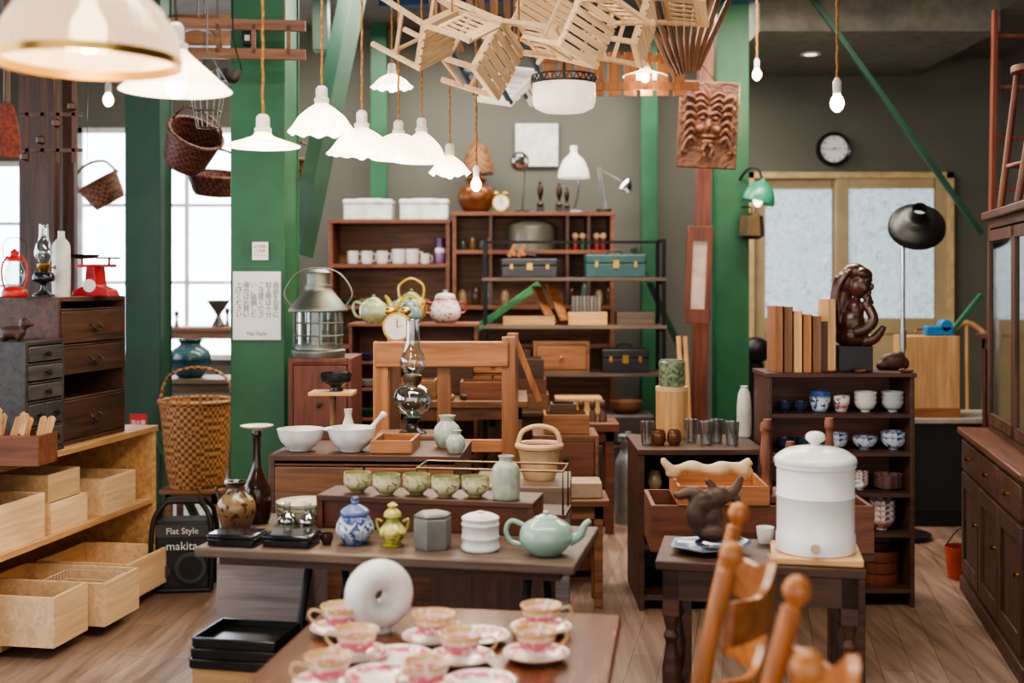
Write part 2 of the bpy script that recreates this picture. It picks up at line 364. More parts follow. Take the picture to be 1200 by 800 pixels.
# ---------------- lamps ----------------
ROPE=P((170,120,60),.8,0,(120,80,36),90)
SH={'dome':[(1,0),(1.0,.06),(.97,.25),(.86,.5),(.66,.74),(.38,.9),(.16,.96),(.14,1)],
'cone':[(1,0),(.97,.04),(.55,.5),(.2,.9),(.17,1)],
'flat':[(1,0),(.97,.1),(.62,.36),(.3,.62),(.22,.85),(.2,1)],
'bell':[(1,0),(.93,.06),(.82,.25),(.68,.5),(.42,.74),(.22,.88),(.16,1)]}
def bulbB(z,r=.03): return B().lathe(solid([(.3,0),(.8,.18),(1,.42),(.85,.66),(.5,.86),(.42,1)],r,r*2.9),(0,0,z))
def pendant(px,py,D,Rpx,hpx,kind,lab,ruf=None,mat=None,e=18,cordm=None,low=0,rim=None):
    k=D/F; R=Rpx*k; h=hpx*k; z=Z(py,D); top=3.58
    parts=[('shade',B().lathe(sm([(a*R,b*h) for a,b in SH[kind]]),n=180 if ruf and ruf[0]>20 else (64 if ruf else 40),ruf=ruf),mat or MILK())]
    so=max(.035,R*.35)
    parts.append(('socket',B().lathe([(0,h-.01),(R*.16+.006,h-.01),(R*.16+.008,h+.005),(.02,h+.01),(.02,h+so),(.012,h+so+.01),(0,h+so+.01)],n=20),P((235,230,220),.4) ))
    z0=h+so
    pts=[(0.0015*math.sin(i*2.1),0.0015*math.cos(i*2.1),z0+(top-z-z0)*i/50) for i in range(51)]
    parts.append(('cord',B().tube(pts,.0045 if cordm is None else .003,6),cordm or ROPE))
    br=max(.022,R*.2)
    parts.append(('bulb',bulbB(max(-br*.9,h-.05-br*2.9)-low,br),EM((255,222,165),16)))
    if rim: parts.append(('rim',B().lathe([(R*.985,-.012),(R*1.015,-.012),(R*1.02,.004),(R*.985,.006),(R*.985,-.012)],n=64),BRASS))
    o=T('pendant_lamp',lab,'lamp',(X(px,D),D,z),parts)
    l=bpy.data.lights.new('bulb_light','POINT'); l.energy=e; l.color=(1,.8,.56); l.shadow_soft_size=.04
    lo=bpy.data.objects.new('bulb_light',l); col.objects.link(lo); lo.parent=o; lo.location=(0,0,-.05-low-br*.5)
    return o
def PRISM():
    m,nt,bs=newmat('ribbed_glass'); bs.inputs['Base Color'].default_value=lin((226,204,180)); bs.inputs['Roughness'].default_value=.12
    bs.inputs['Emission Color'].default_value=lin((255,220,186)); bs.inputs['Emission Strength'].default_value=.35; bs.inputs['Alpha'].default_value=.82; return m
pendant(104,70,2.25,104,100,'dome','large ribbed glass dome lamp with brass rim on a cord',mat=PRISM(),e=6,ruf=(60,.014,0),rim=True)
pendant(206,106,3.0,64,52,'cone','white milk glass cone shade pendant lamp',e=8,cordm=BLK)
pendant(308,172,3.6,43,19,'flat','flat white enamel shade lamp on twisted rope',e=10,low=-.01)
pendant(377,156,4.0,39,38,'bell','scalloped milk glass shade pendant lamp',ruf=(12,.05,.006),e=8)
pendant(424,181,4.3,41,34,'bell','fluted milk glass shade pendant lamp',ruf=(16,.03,.003),e=8)
pendant(467,187,4.75,32,32,'dome','round milk glass shade pendant lamp',e=6)
pendant(494,190,5.1,32,38,'bell','milk glass bell shade pendant lamp',e=6)
pendant(527,204,5.3,23,24,'bell','small ruffled milk glass pendant lamp',ruf=(8,.1,.008),e=5)
pendant(459,103,5.9,24,18,'bell','small scalloped glass pendant lamp hung high',ruf=(10,.06,.006),e=5)
pendant(756,90,6.6,26,12,'flat','flat white enamel pendant lamp with glowing bulb',e=12,low=.01)
def barebulb(px,py,D,lab,s=1):
    z=Z(py,D)
    pts=[(.002*math.sin(i*2.),.002*math.cos(i*2.),.12*s+(3.58-z-.12*s)*i/40) for i in range(41)]
    o=T('hanging_bulb',lab,'lamp',(X(px,D),D,z),[('bulb',bulbB(0,.034*s),EM((255,220,165),24)),('socket',B().lathe([(0,.09*s),(.02*s,.09*s),(.022*s,.15*s),(.01*s,.17*s),(0,.17*s)],n=16),P((235,230,222),.4)),('cord',B().tube(pts,.006,6),ROPE)])
    l=bpy.data.lights.new('bulb_light','POINT'); l.energy=14; l.color=(1,.8,.55); l.shadow_soft_size=.05
    lo=bpy.data.objects.new('bulb_light',l); col.objects.link(lo); lo.parent=o; lo.location=(0,0,-.05)
barebulb(127,124,8.5,'bare glowing bulb hanging on a cord',1)
barebulb(887,94,7.4,'bare bulb in white socket on rope cord',.8)
barebulb(981,131,6.0,'bare bulb in white socket on rope cord')
barebulb(558,224,5.5,'small bare bulb low on a thin cord',.7)
D=5.6;k=D/F;R=37*k
pr=[(0,0),(R*.7,.002),(R*.93,.02),(R,.05),(R,.13),(R*.98,.135),(0,.135)]
cr=B().lathe([(R*1.04,.125),(R*1.05,.125),(R*1.05,.135),(R*1.04,.135)],n=48)
for i in range(28):
    a=2*PI*i/28; cr.beam((R*1.04*math.cos(a),R*1.04*math.sin(a),.13),(R*1.04*math.cos(a+.11),R*1.04*math.sin(a+.11),.165),.005)
    cr.beam((R*1.04*math.cos(a),R*1.04*math.sin(a),.13),(R*1.04*math.cos(a-.11),R*1.04*math.sin(a-.11),.165),.005)
cr.lathe([(R*1.04,.16),(R*1.055,.16),(R*1.055,.168),(R*1.04,.168)],n=48)
T('drum_lamp','white glass drum ceiling lamp with black crown edge','lamp',(X(661,D),D,Z(131,D)),[('shade',B().lathe(pr,n=48),MILK((255,246,235),.6)),('crown',cr,BLK),('cord',B().cyl((0,0,.13),.008,3.58-Z(131,D)-.13,8),BLK)])
T('downlight','small round white recessed ceiling light','lamp',(X(950,9),9.0,3.207),[('ring',B().lathe([(.05,.0),(.075,0),(.075,.012),(.05,.012)],n=32),P((230,230,225),.4)),('lens',B().cyl((0,0,.004),.05,.006,24),EM((255,240,220),3))])
D=7.9
T('wall_lamp','green enamel shade lamp on an arm with bulb','lamp',(X(888,D),D,Z(237,D)),[('shade',B().lathe(sm([(.11,0),(.105,.04),(.085,.09),(.05,.13),(.02,.145),(.018,.16)]),n=32,r=(0,.25,0)),P((60,140,110),.3)),('bulb',bulbB(-.03,.03),EM((255,235,200),5)),('arm',B().tube(curve3([(.03,0,.15),(.0,0,.22),(-.06,.02,.22),(-.1,.1,.16)]),.008),BLK)])
T('glass_lantern','small hexagonal brass lantern hanging from the column','lamp',(X(881,D),D,Z(280,D)),[('body',B().lathe([(.05,0),(.085,.02),(.075,.15),(.03,.17),(0,.175)],n=6),MET((120,100,76),.45)),('hook',B().tube([(0,0,.17),(.0,0,.21),(-.05,.1,.22)],.005),BLK)])
# ---------------- clock and panel ----------------
nb=B()
for i in range(12):
    a=PI/2-2*PI*(i+1)/12; nb.txt(str(i+1),.036,M4((.095*math.cos(a),-.017,.095*math.sin(a)),(PI/2,0,0)),.0005)
hd=B()
for a,l,w_ in((PI/2-2*PI*9/12+.02,.085,.008),(PI/2-2*PI*2.75/12,.06,.011)):
    hd.beam((0,-.021,0),(l*math.cos(a),-.021,l*math.sin(a)),w_,.002)
hd.cyl((0,-.018,0),.009,.005,12,r=(PI/2,0,0))
T('wall_clock','round wall clock with dark rim and white dial','clock',(X(978,9.93),9.96,Z(174,9.93)),[('rim',B().lathe([(.108,-.0),(.112,.02),(.13,.035),(.14,.02),(.14,-.035),(0,-.035)],r=(PI/2,0,0),n=48),P((24,26,28),.3)),('dial',B().cyl((0,-.006,0),.115,.008,40,r=(PI/2,0,0)),PAPER),('numerals',nb,INK),('hands',hd,INK)])
T('blank_canvas','blank white square board hung on the wall','picture',(X(629,9.97),9.97,Z(170,9.97)),[('board',B().bx(-.178,.178,-.01,.02,-.178,.178),P((232,232,228),.6),{'bev':.003})])
# ================= generic furniture =================
def shelfU(w,d,h,levels,m,t=.02,back=True,backm=None,toe=0):
    ps=[('side_panel',B().bx(-w/2,-w/2+t,0,d,0,h-t),m,{'bev':.002}),('side_panel',B().bx(w/2-t,w/2,0,d,0,h-t),m,{'bev':.002})]
    if back: ps.append(('back_panel',B().bx(-w/2+t,w/2-t,d-.012,d,toe,h-t),backm or m))
    for z in levels: ps.append(('shelf',B().bx(-w/2+t,w/2-t,0,d-.013,z-t,z),m,{'bev':.002}))
    ps.append(('top',B().bx(-w/2-.008,w/2+.008,-.008,d,h-t,h),m,{'bev':.002}))
    return ps
def chest(w,d,h,rows,m,dm,km,handle='knob',t=.02):
    b=B().bx(-w/2,-w/2+t,0,d,0,h).bx(w/2-t,w/2,0,d,0,h).bx(-w/2+t,w/2-t,0,d,h-t,h).bx(-w/2+t,w/2-t,0,d,0,t).bx(-w/2+t,w/2-t,d-.012,d,t,h-t)
    for z0,z1,n in rows: b.bx(-w/2+t,w/2-t,.0,.03,z1,z1+.008)
    ps=[('body',b,m,{'bev':.002})]
    for z0,z1,n in rows:
        cw=(w-2*t)/n
        for i in range(n):
            x0=-w/2+t+i*cw; cx=x0+cw/2; zc=(z0+z1)/2
            ps.append(('drawer',B().bx(x0+.003,x0+cw-.003,-.005,d*.8,z0+.004,z1-.003),dm,{'bev':.003})); pi=len(ps)-1
            if handle=='knob': hb=B().lathe([(0,0),(.005,0),(.006,.008),(.013,.016),(.012,.022),(0,.026)],(cx,-.005,zc),14,(PI/2,0,0)); ps.append(('knob',hb,km,{'par':pi}))
            else:
                hw=min(.04,cw*.3); hb=B().tube(curve3([(cx-hw,-.003,zc+.012),(cx-hw,-.022,zc-.004),(cx-hw*.6,-.024,zc-.018),(cx+hw*.6,-.024,zc-.018),(cx+hw,-.022,zc-.004),(cx+hw,-.003,zc+.012)],3),.0045,6)
                ps.append(('handle',hb,km,{'par':pi}))
    return ps
def crateB(w,d,h,t=.012):
    return B().bx(-w/2,w/2,-d/2,-d/2+t,0,h).bx(-w/2,w/2,d/2-t,d/2,0,h).bx(-w/2,-w/2+t,-d/2+t,d/2-t,0,h).bx(w/2-t,w/2,-d/2+t,d/2-t,0,h).bx(-w/2+t,w/2-t,-d/2+t,d/2-t,0,t)
def crate(lab,loc,w,d,h,m,rz=0,t=.012,nm='wooden_box',group=None):
    return T(nm,lab,'box',loc,[('b',crateB(w,d,h,t),m,{'bev':.0015})],rz=rz,group=group)
def tableP(w,d,h,m,t=.03,leg=.04,inset=.03,lm=None,apron=.06,turned=False,shelf=None):
    lm=lm or m
    ps=[('top',B().bx(-w/2,w/2,-d/2,d/2,h-t,h),m,{'bev':.004})]
    ps.append(('apron',B().bx(-w/2+inset,w/2-inset,-d/2+inset,-d/2+inset+.018,h-t-apron,h-t).bx(-w/2+inset,w/2-inset,d/2-inset-.018,d/2-inset,h-t-apron,h-t).bx(-w/2+inset,-w/2+inset+.018,-d/2+inset,d/2-inset,h-t-apron,h-t).bx(w/2-inset-.018,w/2-inset,-d/2+inset,d/2-inset,h-t-apron,h-t),lm))
    for sx in(-1,1):
        for sy in(-1,1):
            x=sx*(w/2-inset-leg/2);y=sy*(d/2-inset-leg/2); b=B()
            if turned:
                L=h-t; r=leg/2
                b.bx(x-r,x+r,y-r,y+r,L-.14,L); b.bx(x-r,x+r,y-r,y+r,L*.12,L*.26)
                b.lathe([(0,L*.26),(r*.9,L*.26),(r*.5,L*.29),(r*1.0,L*.34),(r*.6,L*.38),(r*1.05,L*.46),(r*1.1,L*.55),(r*.6,L*.66),(r*.95,L*.69),(r*.6,L*.72),(r*.9,L*.76),(r*.9,L-.14),(0,L-.14)],(x,y,0),16)
                b.lathe([(0,0),(r*.5,0),(r*.9,L*.05),(r*.6,L*.09),(r*.9,L*.12),(0,L*.12)],(x,y,0),16)
            else: b.bx(x-leg/2,x+leg/2,y-leg/2,y+leg/2,0,h-t)
            ps.append(('leg',b,lm,{'bev':.002}))
    if shelf is not None: ps.append(('lower_shelf',B().bx(-w/2+inset+.005,w/2-inset-.005,-d/2+inset+.005,d/2-inset-.005,shelf-.02,shelf),lm))
    return ps
def at(o,x,y):
    c,s=math.cos(o[2]),math.sin(o[2]); return (o[0]+c*x-s*y,o[1]+s*x+c*y)
# ================= LEFT SIDE =================
RL=PI/2-.17
fx,fy=-1.93,5.38
T('low_shelf_unit','light wooden low open shelf unit with boxes','shelf',(fx,fy,0),shelfU(1.42,.5,.77,[.05,.41],W('honey',0),.028),rz=RL)
def L(x,y,z):
    q=at((fx,fy,RL),x,y); return (q[0],q[1],z)
for i,(x,y,w,d,h,z,lab) in enumerate([(-.50,.03,.26,.52,.20,.05,'pale wooden box sticking out of the low shelf'),(-.17,.0,.30,.56,.18,.05,'pale wooden box holding a wire basket'),(.27,.04,.42,.46,.17,.05,'pale wooden box on the bottom shelf'),
    (-.46,.22,.36,.4,.19,.41,'pale wooden box on the upper shelf'),(-.08,.2,.30,.36,.13,.41,'pale wooden box on the upper shelf'),(.34,.2,.3,.4,.17,.41,'pale wooden box at the end of the upper shelf'),(-.09,.2,.26,.32,.12,.541,'pale wooden box stacked on another')]):
    crate(lab,L(x,y,z),w,d,h,W('light',0),rz=RL,t=.014,group='pale wooden boxes in the low shelf')
wb=B()
for i in range(9): wb.tube([(-.1+.025*i,-.14,.004),(-.1+.025*i,.14,.004)],.0015,5)
for z in(.004,.04,.08): wb.tube([(-.1,-.14,z),(.1,-.14,z),(.1,.14,z),(-.1,.14,z)],.002,5,True)
for i in range(9): wb.tube([(-.1+.025*i,-.14,.004),(-.1+.025*i,-.14,.08)],.0015,5).tube([(-.1+.025*i,.14,.004),(-.1+.025*i,.14,.08)],.0015,5)
T('wire_basket','small white wire basket inside a pale wooden box','basket',L(-.17,-.1,.14),[('b',wb,P((230,225,215),.4))],rz=RL)
hc=.66
bc=chest(.60,.42,hc,[(.02,.2,1),(.31,.44,1),(.45,.60,1)],W('dark',0),W('dark',0),BLK,'bail')
q=at((fx,fy,RL),.16,.04)
T('drawer_chest','dark brown antique drawer chest with iron pulls','chest',(q[0],q[1],.771),bc,rz=RL)
q=at((fx,fy,RL),-.31,.0)
T('drawer_chest','small charcoal drawer chest with many small drawers','chest',(q[0],q[1],.771),chest(.30,.4,.48,[(.02,.11,2),(.12,.22,2),(.23,.3,1),(.31,.38,1),(.39,.46,1)],W('charcoal',0),W('charcoal',0),BLK,'knob'),rz=RL)
q=at((fx,fy,RL),-.58,-.03)
ub=(q[0],q[1],.771)
crate('reddish wooden box filled with wooden spatulas',ub,.28,.16,.12,W('cherry',0),rz=-.1)
sp=B().tube([(0,0,0),(0,0,.13)],.006,8).box((0,0,.165),(.035,.008,.09))
sp.ell((0,0,.2),(.018,.004,.02))
s0=T('wooden_spatula','pale wooden cooking spatula standing in a box','spatula',(ub[0]-.1,ub[1],.785),[('s',sp,W('honey',2),{'bev':.002})],rot=(.1,.2,0),group='wooden spatulas in the box')
for i in range(10): dup(s0,(ub[0]-.09+.021*i,ub[1]+random.uniform(-.04,.04),.785),rot=(random.uniform(-.2,.2),random.uniform(-.3,.35),random.uniform(-.6,.6)),s=random.uniform(.75,1.0))
zc=.771+hc
def lantern(mm):
    return [('tank',B().lathe(solid([(.85,0),(1,.1),(1,.6),(.7,.9),(.35,1)],.055,.05)),mm),
    ('globe',B().lathe(sm([(.028,.055),(.042,.085),(.045,.11),(.03,.15),(.026,.165)])),GLASS()),
    ('cap',B().lathe(solid([(1,0),(.95,.2),(.5,.45),(.55,.7),(.2,.9),(.0,1)],.036,.06),(0,0,.165)),mm),
    ('frame_tubes',B().tube(curve3([(-.045,0,.04),(-.058,0,.09),(-.056,0,.15),(-.03,0,.19)]),.005).tube(curve3([(.045,0,.04),(.058,0,.09),(.056,0,.15),(.03,0,.19)]),.005),mm),
    ('bail',B().tube(curve3([(-.05,0,.18),(-.05,.0,.25),(0,0,.275),(.05,0,.25),(.05,0,.18)]),.002,6),IRON)]
T('kerosene_lantern','small red kerosene lantern with wire bail','lantern',(X(17,5.2),5.2,zc+.001),lantern(P((190,36,32),.35)),s=.95)
def oillamp(basem):
    return [('base',B().lathe(solid([(1,0),(.95,.08),(.4,.2),(.25,.4),(.35,.5),(.9,.6),(1,.75),(.8,.93),(.3,1)],.05,.12)),basem),
    ('burner',B().lathe([(0,.12),(.018,.12),(.028,.135),(.03,.15),(.024,.152),(0,.152)]),BRASS),
    ('chimney',B().lathe(sm([(.024,.15),(.036,.18),(.042,.205),(.034,.24),(.022,.27),(.02,.33),(.023,.335)])),GLASS((225,235,235),.5)),
    ('wick_knob',B().tube([(.02,0,.135),(.05,0,.135)],.003).cyl((.05,0,.135),.01,.004,12,r=(0,PI/2,0)),BRASS)]
T('oil_lamp','dark based oil lamp with clear glass chimney','lamp',(X(46,5.35),5.4,zc+.001),oillamp(P((30,36,44),.2)),s=.98)
T('white_bottle','matte white ceramic bottle','bottle',(X(67,5.45),5.5,zc+.001),[('b',B().lathe(vessel([(.9,0),(1,.05),(1,.72),(.7,.85),(.4,.9),(.4,1)],.04,.30)),P((225,224,220),.4))])
SR=P((176,30,40),.35)
T('kitchen_scale','red enamel balance scale with round pan','scale',(X(112,5.6),5.6,zc+.001),[
 ('base',B().prism([(-.1,0),(.1,0),(.085,.03),(.03,.05),(.02,.14),(-.02,.14),(-.03,.05),(-.085,.03)],.1,M4((0,0,0),(PI/2,0,0))),SR,{'bev':.004}),
 ('beam',B().bx(-.1,.1,-.012,.012,.135,.15).cyl((-.07,0,.15),.006,.03).cyl((.07,0,.15),.006,.03),SR),
 ('pan',B().lathe(vessel([(.2,0),(.7,.2),(1,1)],.075,.02,.002),(-.06,0,.175)),P((30,30,32),.3)),('pan',B().cyl((.065,0,.175),.055,.008,24),P((30,30,32),.3)),
 ('dial',B().cyl((0,-.05,.05),.03,.008,24,r=(PI/2,0,0)),PAPER)],rz=-.2)
T('carved_animal','small dark carved wooden animal figure','figurine',(X(12,5.0),5.02,1.252),[('f',B().ell((0,0,.035),(.06,.03,.03)).ell((.055,0,.075),(.025,.022,.025)).ell((.08,0,.07),(.015,.012,.012)).ell((-.03,0,.015),(.015,.03,.018)).ell((.03,0,.015),(.012,.03,.018)).ell((.045,.015,.1),(.006,.005,.014)).ell((.045,-.015,.1),(.006,.005,.014)),W('dark',0),{'rem':.006})])
D=4.3
T('hanging_broom','reddish brown bristle broom hanging upside down','broom',(X(8,D),D,Z(185,D)),[('bristles',B().lathe(solid([(.9,0),(1,.3),(.6,.85),(.25,1)],.05,.2),sy=.5),P((120,50,30),.8,0,(70,28,18),60)),('handle',B().cyl((0,0,.2),.012,.9,10),W('dark',2)),('hook',B().tube([(0,0,1.1),(0,0,3.58-Z(185,D))],.003,6),IRON)])
D=5.0
pf=B()
for i in range(4): pf.beam((-.1+.065*i,0,0),(-.1+.065*i,0,.42),.014,.014)
for z in(.05,.2,.37): pf.beam((-.13,0,z),(.13,0,z),.014,.014)
for i in range(4): pf.lathe([(0,-.02),(.02,-.01),(.02,.01),(0,.02)],(-.1+.065*i,-.02,.02+.07*i),14)
pf.tube([(-.1,0,.37),(0,0,3.58-Z(190,D))],.003,5).tube([(.1,0,.37),(0,0,3.58-Z(190,D))],.003,5)
T('hanging_rack','dark wooden lattice rack with wooden rings on cords','rack',(X(60,D),D,Z(190,D)),[('r',pf,W('dark',2))])
T('timber_post','dark weathered timber post beside the window','post',(X(46,6.75),6.75,0),[('p',B().bx(-.1,.1,-.04,.04,0,3.4),W('dark',2),{'bev':.004})])
T('timber_post','slim dark timber post','post',(X(82,6.9),6.9,0),[('p',B().bx(-.035,.035,-.03,.03,0,3.6),W('dark',2),{'bev':.004})])
def basketP(R,h,mat,handle=True,rt=1.05):
    b=B().lathe(vessel([(.75,0),(.85,.2),(.95,.6),(rt,1)],R,h,.008),n=36)
    ps=[('body',b,mat),('rim',B().tube([(R*rt*math.cos(a*PI/16),R*rt*math.sin(a*PI/16),h) for a in range(32)],.012,8,True),mat)]
    if handle: ps.append(('handle',B().tube(curve3([(-R*rt,0,h),(-R*.8,0,h*1.0+R*.7),(0,0,h+R*.95),(R*.8,0,h+R*.7),(R*rt,0,h)]),.009,8),mat))
    return ps
def rope(o,lp,m=None,r=.004):
    M=Matrix.LocRotScale(o.location,o.rotation_euler,o.scale); w=M@Vector(lp); t=M.inverted()@Vector((w.x,w.y,3.59))
    c=mk('rope',B().tube([lp,t],r/o.scale[0],6),m or ROPE); c.parent=o
def hangbasket(px,py,D,R,h,rot,lab,mat):
    o=T('wicker_basket',lab,'basket',(X(px,D),D,Z(py,D)),basketP(R,h,mat),rot=rot); rope(o,(0,0,h+R*.95),BLK,.003)
DW=WICK((110,60,44),(48,24,18),50)
hangbasket(215,192,6.9,.15,.22,(.5,.55,0),'dark woven basket hanging tilted near the window',DW)
hangbasket(130,238,7.7,.13,.16,(.2,-.5,0),'brown woven basket hanging near the window',WICK((130,84,56),(70,40,26),50))
hangbasket(252,228,7.6,.17,.13,(.2,.1,0),'dark shallow woven tray basket hung with handle',DW)
hangbasket(340,215,7.6,.12,.16,(.1,.1,0),'dark woven basket hanging behind the column',DW)
D=5.2; wb=B()
for i in range(14):
    a=i*PI/7; wb.tube([(.045*math.cos(a),.045*math.sin(a),0),(.085*math.cos(a),.085*math.sin(a),.2)],.002,5)
for r_,z in((.045,0),(.06,.07),(.073,.14),(.085,.2)): wb.tube([(r_*math.cos(a*PI/10),r_*math.sin(a*PI/10),z) for a in range(20)],.003,5,True)
wb.tube([(-.085,0,.2),(0,0,.34),(.085,0,.2)],.003,5).tube([(0,0,.34),(0,0,3.58-Z(150,D))],.003,5)
T('wire_basket','hanging grey wire egg basket','basket',(X(243,D),D,Z(150,D)),[('b',wb,MET((120,118,112),.5))])
D=5.5
T('hanging_pan','small black iron ladle bowl hanging on a hook','pan',(X(268,D),D,Z(98,D)),[('bowl',B().lathe(vessel([(.2,0),(.7,.2),(1,1)],.06,.06,.003)),BLK),('handle',B().tube([(.06,0,.06),(.02,0,.2),(0,0,3.58-Z(98,D))],.004,6),BLK)])
for px,py,D,lab in((232,60,6.4,'brown wooden sieve hoop hanging under the ceiling'),(150,70,7.0,'wooden hoop with strap hanging under the ceiling')):
    T('wooden_hoop',lab,'hoop',(X(px,D),D,Z(py,D)),[('hoop',B().lathe([(.12,-.03),(.128,-.03),(.128,.03),(.12,.03),(.12,-.03)],(0,0,0),36,(PI/2,0,.4)),W('mid',0)),('cord',B().cyl((0,0,.12),.003,3.59-Z(py,D)-.12,6),BLK)])
lb=B().beam((-.5,0,0),(.5,0,.0),.03,.05).beam((-.5,0,.14),(.5,0,.14),.03,.05)
for i in range(6): lb.beam((-.42+.168*i,0,0),(-.42+.168*i,0,.14),.02,.03)
lb.beam((-.4,0,.14),(-.4,0,3.59-Z(55,5.6)),.008).beam((.4,0,.14),(.4,0,3.59-Z(55,5.6)),.008)
T('hanging_ladder','short wooden ladder hung horizontally below ceiling','ladder',(X(225,5.6),5.75,Z(55,5.6)),[('l',lb,W('mid',0))],rz=.1)
# radio
D=5.78; rx=X(214,D)
rb=B().bx(-.13,.13,0,.16,.0,.34)
sk=B().lathe([(0,.0),(.05,.0),(.075,.012),(.075,.02),(0,.02)],(0.04,0,.12),28,(PI/2,0,0)).cyl((-.085,0,.1),.03,.012,24,r=(PI/2,0,0)).bx(-.125,.125,-.008,0,.265,.325)
cage=B()
for s_ in(-1,1):
    cage.tube(curve3([(s_*.135,-.02,.012),(s_*.145,-.03,.2),(s_*.13,-.02,.36),(s_*.08,.03,.43)],4),.012,10)
    cage.tube(curve3([(s_*.135,.17,.012),(s_*.145,.18,.2),(s_*.13,.16,.36),(s_*.08,.1,.43)],4),.012,10)
cage.tube([(-.09,.03,.43),(.09,.03,.43)],.011).tube([(-.09,.1,.43),(.09,.1,.43)],.011).tube([(-.14,-.02,.012),(.14,-.02,.012)],.012).tube([(-.14,.17,.012),(.14,.17,.012)],.012)
T('jobsite_radio','black rugged jobsite radio with tubular guards','radio',(rx,D,.001),[('body',rb,P((34,34,36),.55),{'bev':.012}),('speaker',sk,P((60,60,62),.5)),('speaker_cone',B().lathe([(0,-.01),(.02,-.006),(.055,.0),(.055,.003),(0,.003)],(.04,-.022,.12),24,(PI/2,0,0)),P((18,18,18),.6)),
 ('guard',cage,P((24,24,25),.6)),('antenna',B().tube([(.12,.08,.36),(.05,.08,.5)],.004),CHROME),
 ('lettering',B().txt('makita',.056,M4((0,-.026,.225),(PI/2,0,0)),.001),P((235,235,235),.5)),('shop_lettering',B().txt('Flat Style',.042,M4((0,-.014,.295),(PI/2,0,0)),.001),P((230,230,225),.5))],rz=.12)
D=7.0
T('low_stool','low wooden stool under a wicker basket','stool',(X(229,D),D+.04,0),tableP(.36,.32,.30,W('mid',0),.025,.035))
T('wicker_basket','large honey-brown wicker basket with arched handle','basket',(X(229,D),D+.03,.301),basketP(.205,.50,WICK((180,128,76),(96,60,34),46)))
T('red_sign','small red fire extinguisher sign on a post','sign',(X(162,6.9),6.9,Z(495,6.9)),[('plate',B().bx(-.05,.05,0,.004,-.05,.05),P((200,40,44),.4)),('lettering',B().txt('消火器',.028,M4((0,-.001,0),(PI/2,0,0)),.0006),PAPER),('post',B().cyl((0,.01,-.69),.008,.68,8),IRON)])
D=7.9
T('side_table','old wooden table near the window','table',(X(232,D),D,0),tableP(.62,.4,.87,W('old',0)))
T('ceramic_vase','dark teal glazed ribbed vase with squat neck','vase',(X(223,D-.05),D-.05,.871),[('v',B().lathe(vessel([(.55,0),(.8,.15),(1,.45),(.9,.7),(.55,.85),(.5,.9),(.62,1)],.135,.25)),BAND(.25,[(0,(30,52,62)),(.3,(50,84,92)),(.5,(30,50,66)),(.7,(66,96,100)),(1,(34,54,62))]))])
T('wooden_bench','dark wooden bench behind the vase','bench',(X(225,9.1),9.1,0),tableP(.9,.35,1.16,W('mid',0),.03,.04))
T('coffee_dripper','dark grey coffee dripper on the wooden bench','dripper',(X(256,9.05),9.05,1.161),[('b',B().lathe(vessel([(.5,0),(.6,.05),(.25,.35),(.3,.5),(.95,.9),(1,1)],.085,.2)),CER((70,72,62)))])
for i,px in enumerate((196,207,262)):
    T('wooden_peg','turned wooden peg standing on the bench','peg',(X(px,9.0),9.0+(.12 if i==2 else 0),1.161),[('p',B().lathe(solid([(1,0),(.6,.3),(.5,.6),(1,.8),(.6,1)],.02,.1+.02*i)),W('mid',2))])
# ================= SHIP LANTERN + RED CABINET =================
D=5.75
zr=Z(420,D); cw=74*D/F
T('red_cabinet','reddish brown wooden cabinet under the ship lantern','cabinet',(X(375,D),D,0),chest(cw,.4,zr,[(.05,.35,1),(.37,.7,1),(.72,zr-.03,1)],W('red',2),W('red',2),BLK,'knob'),rz=0)
LM=MET((136,140,130),.5)
g=B()
for i in range(8): a=i*PI/4+.2; g.tube([(.112*math.cos(a),.112*math.sin(a),.05),(.112*math.cos(a),.112*math.sin(a),.22)],.005,6)
for z in(.1,.16): g.tube([(.115*math.cos(a*PI/14),.115*math.sin(a*PI/14),z) for a in range(28)],.004,6,True)
lp=[('base',B().lathe(solid([(1,0),(1.02,.5),(.9,.6),(.9,1)],.125,.06)),LM),
('lens_glass',B().lathe([(.105,.06),(.105,.21)],n=32),GLASS((210,225,220),.3)),
('wire_guard',g,LM),('hood',B().lathe(solid([(1,0),(1.02,.06),(.75,.3),(.5,.5),(.48,.62),(.42,.63),(.42,.9),(.46,.92),(.3,1)],.135,.2),(0,0,.21)),LM),
('handle',B().tube(curve3([(-.13,0,.24),(-.16,0,.3),(-.1,0,.39),(0,0,.415),(.1,0,.39),(.16,0,.3),(.13,0,.24)]),.004,6),LM)]
T('ship_lantern','large weathered brass ship lantern with wire guard','lantern',(X(373,5.9),5.9,zr+.001),lp,s=1.05)
D=4.9
T('display_stand','thin wooden pedestal with square top','stand',(X(390,D),D,0),[('plate',B().bx(-.09,.09,-.07,.07,Z(458,D)-.015,Z(458,D)),W('honey',0),{'bev':.002}),('post',B().cyl((0,0,.02),.014,Z(458,D)-.035,12),W('mid',2)),('foot',B().cyl((0,0,0),.1,.02,24),W('mid',0))])
T('lacquer_bowl','black glazed footed bowl on a wooden pedestal','bowl',(X(394,D),D,Z(458,D)+.001),[('b',B().lathe(vessel([(.45,0),(.42,.25),(.9,.5),(1,1)],.065,.075)),P((34,36,40),.2))])
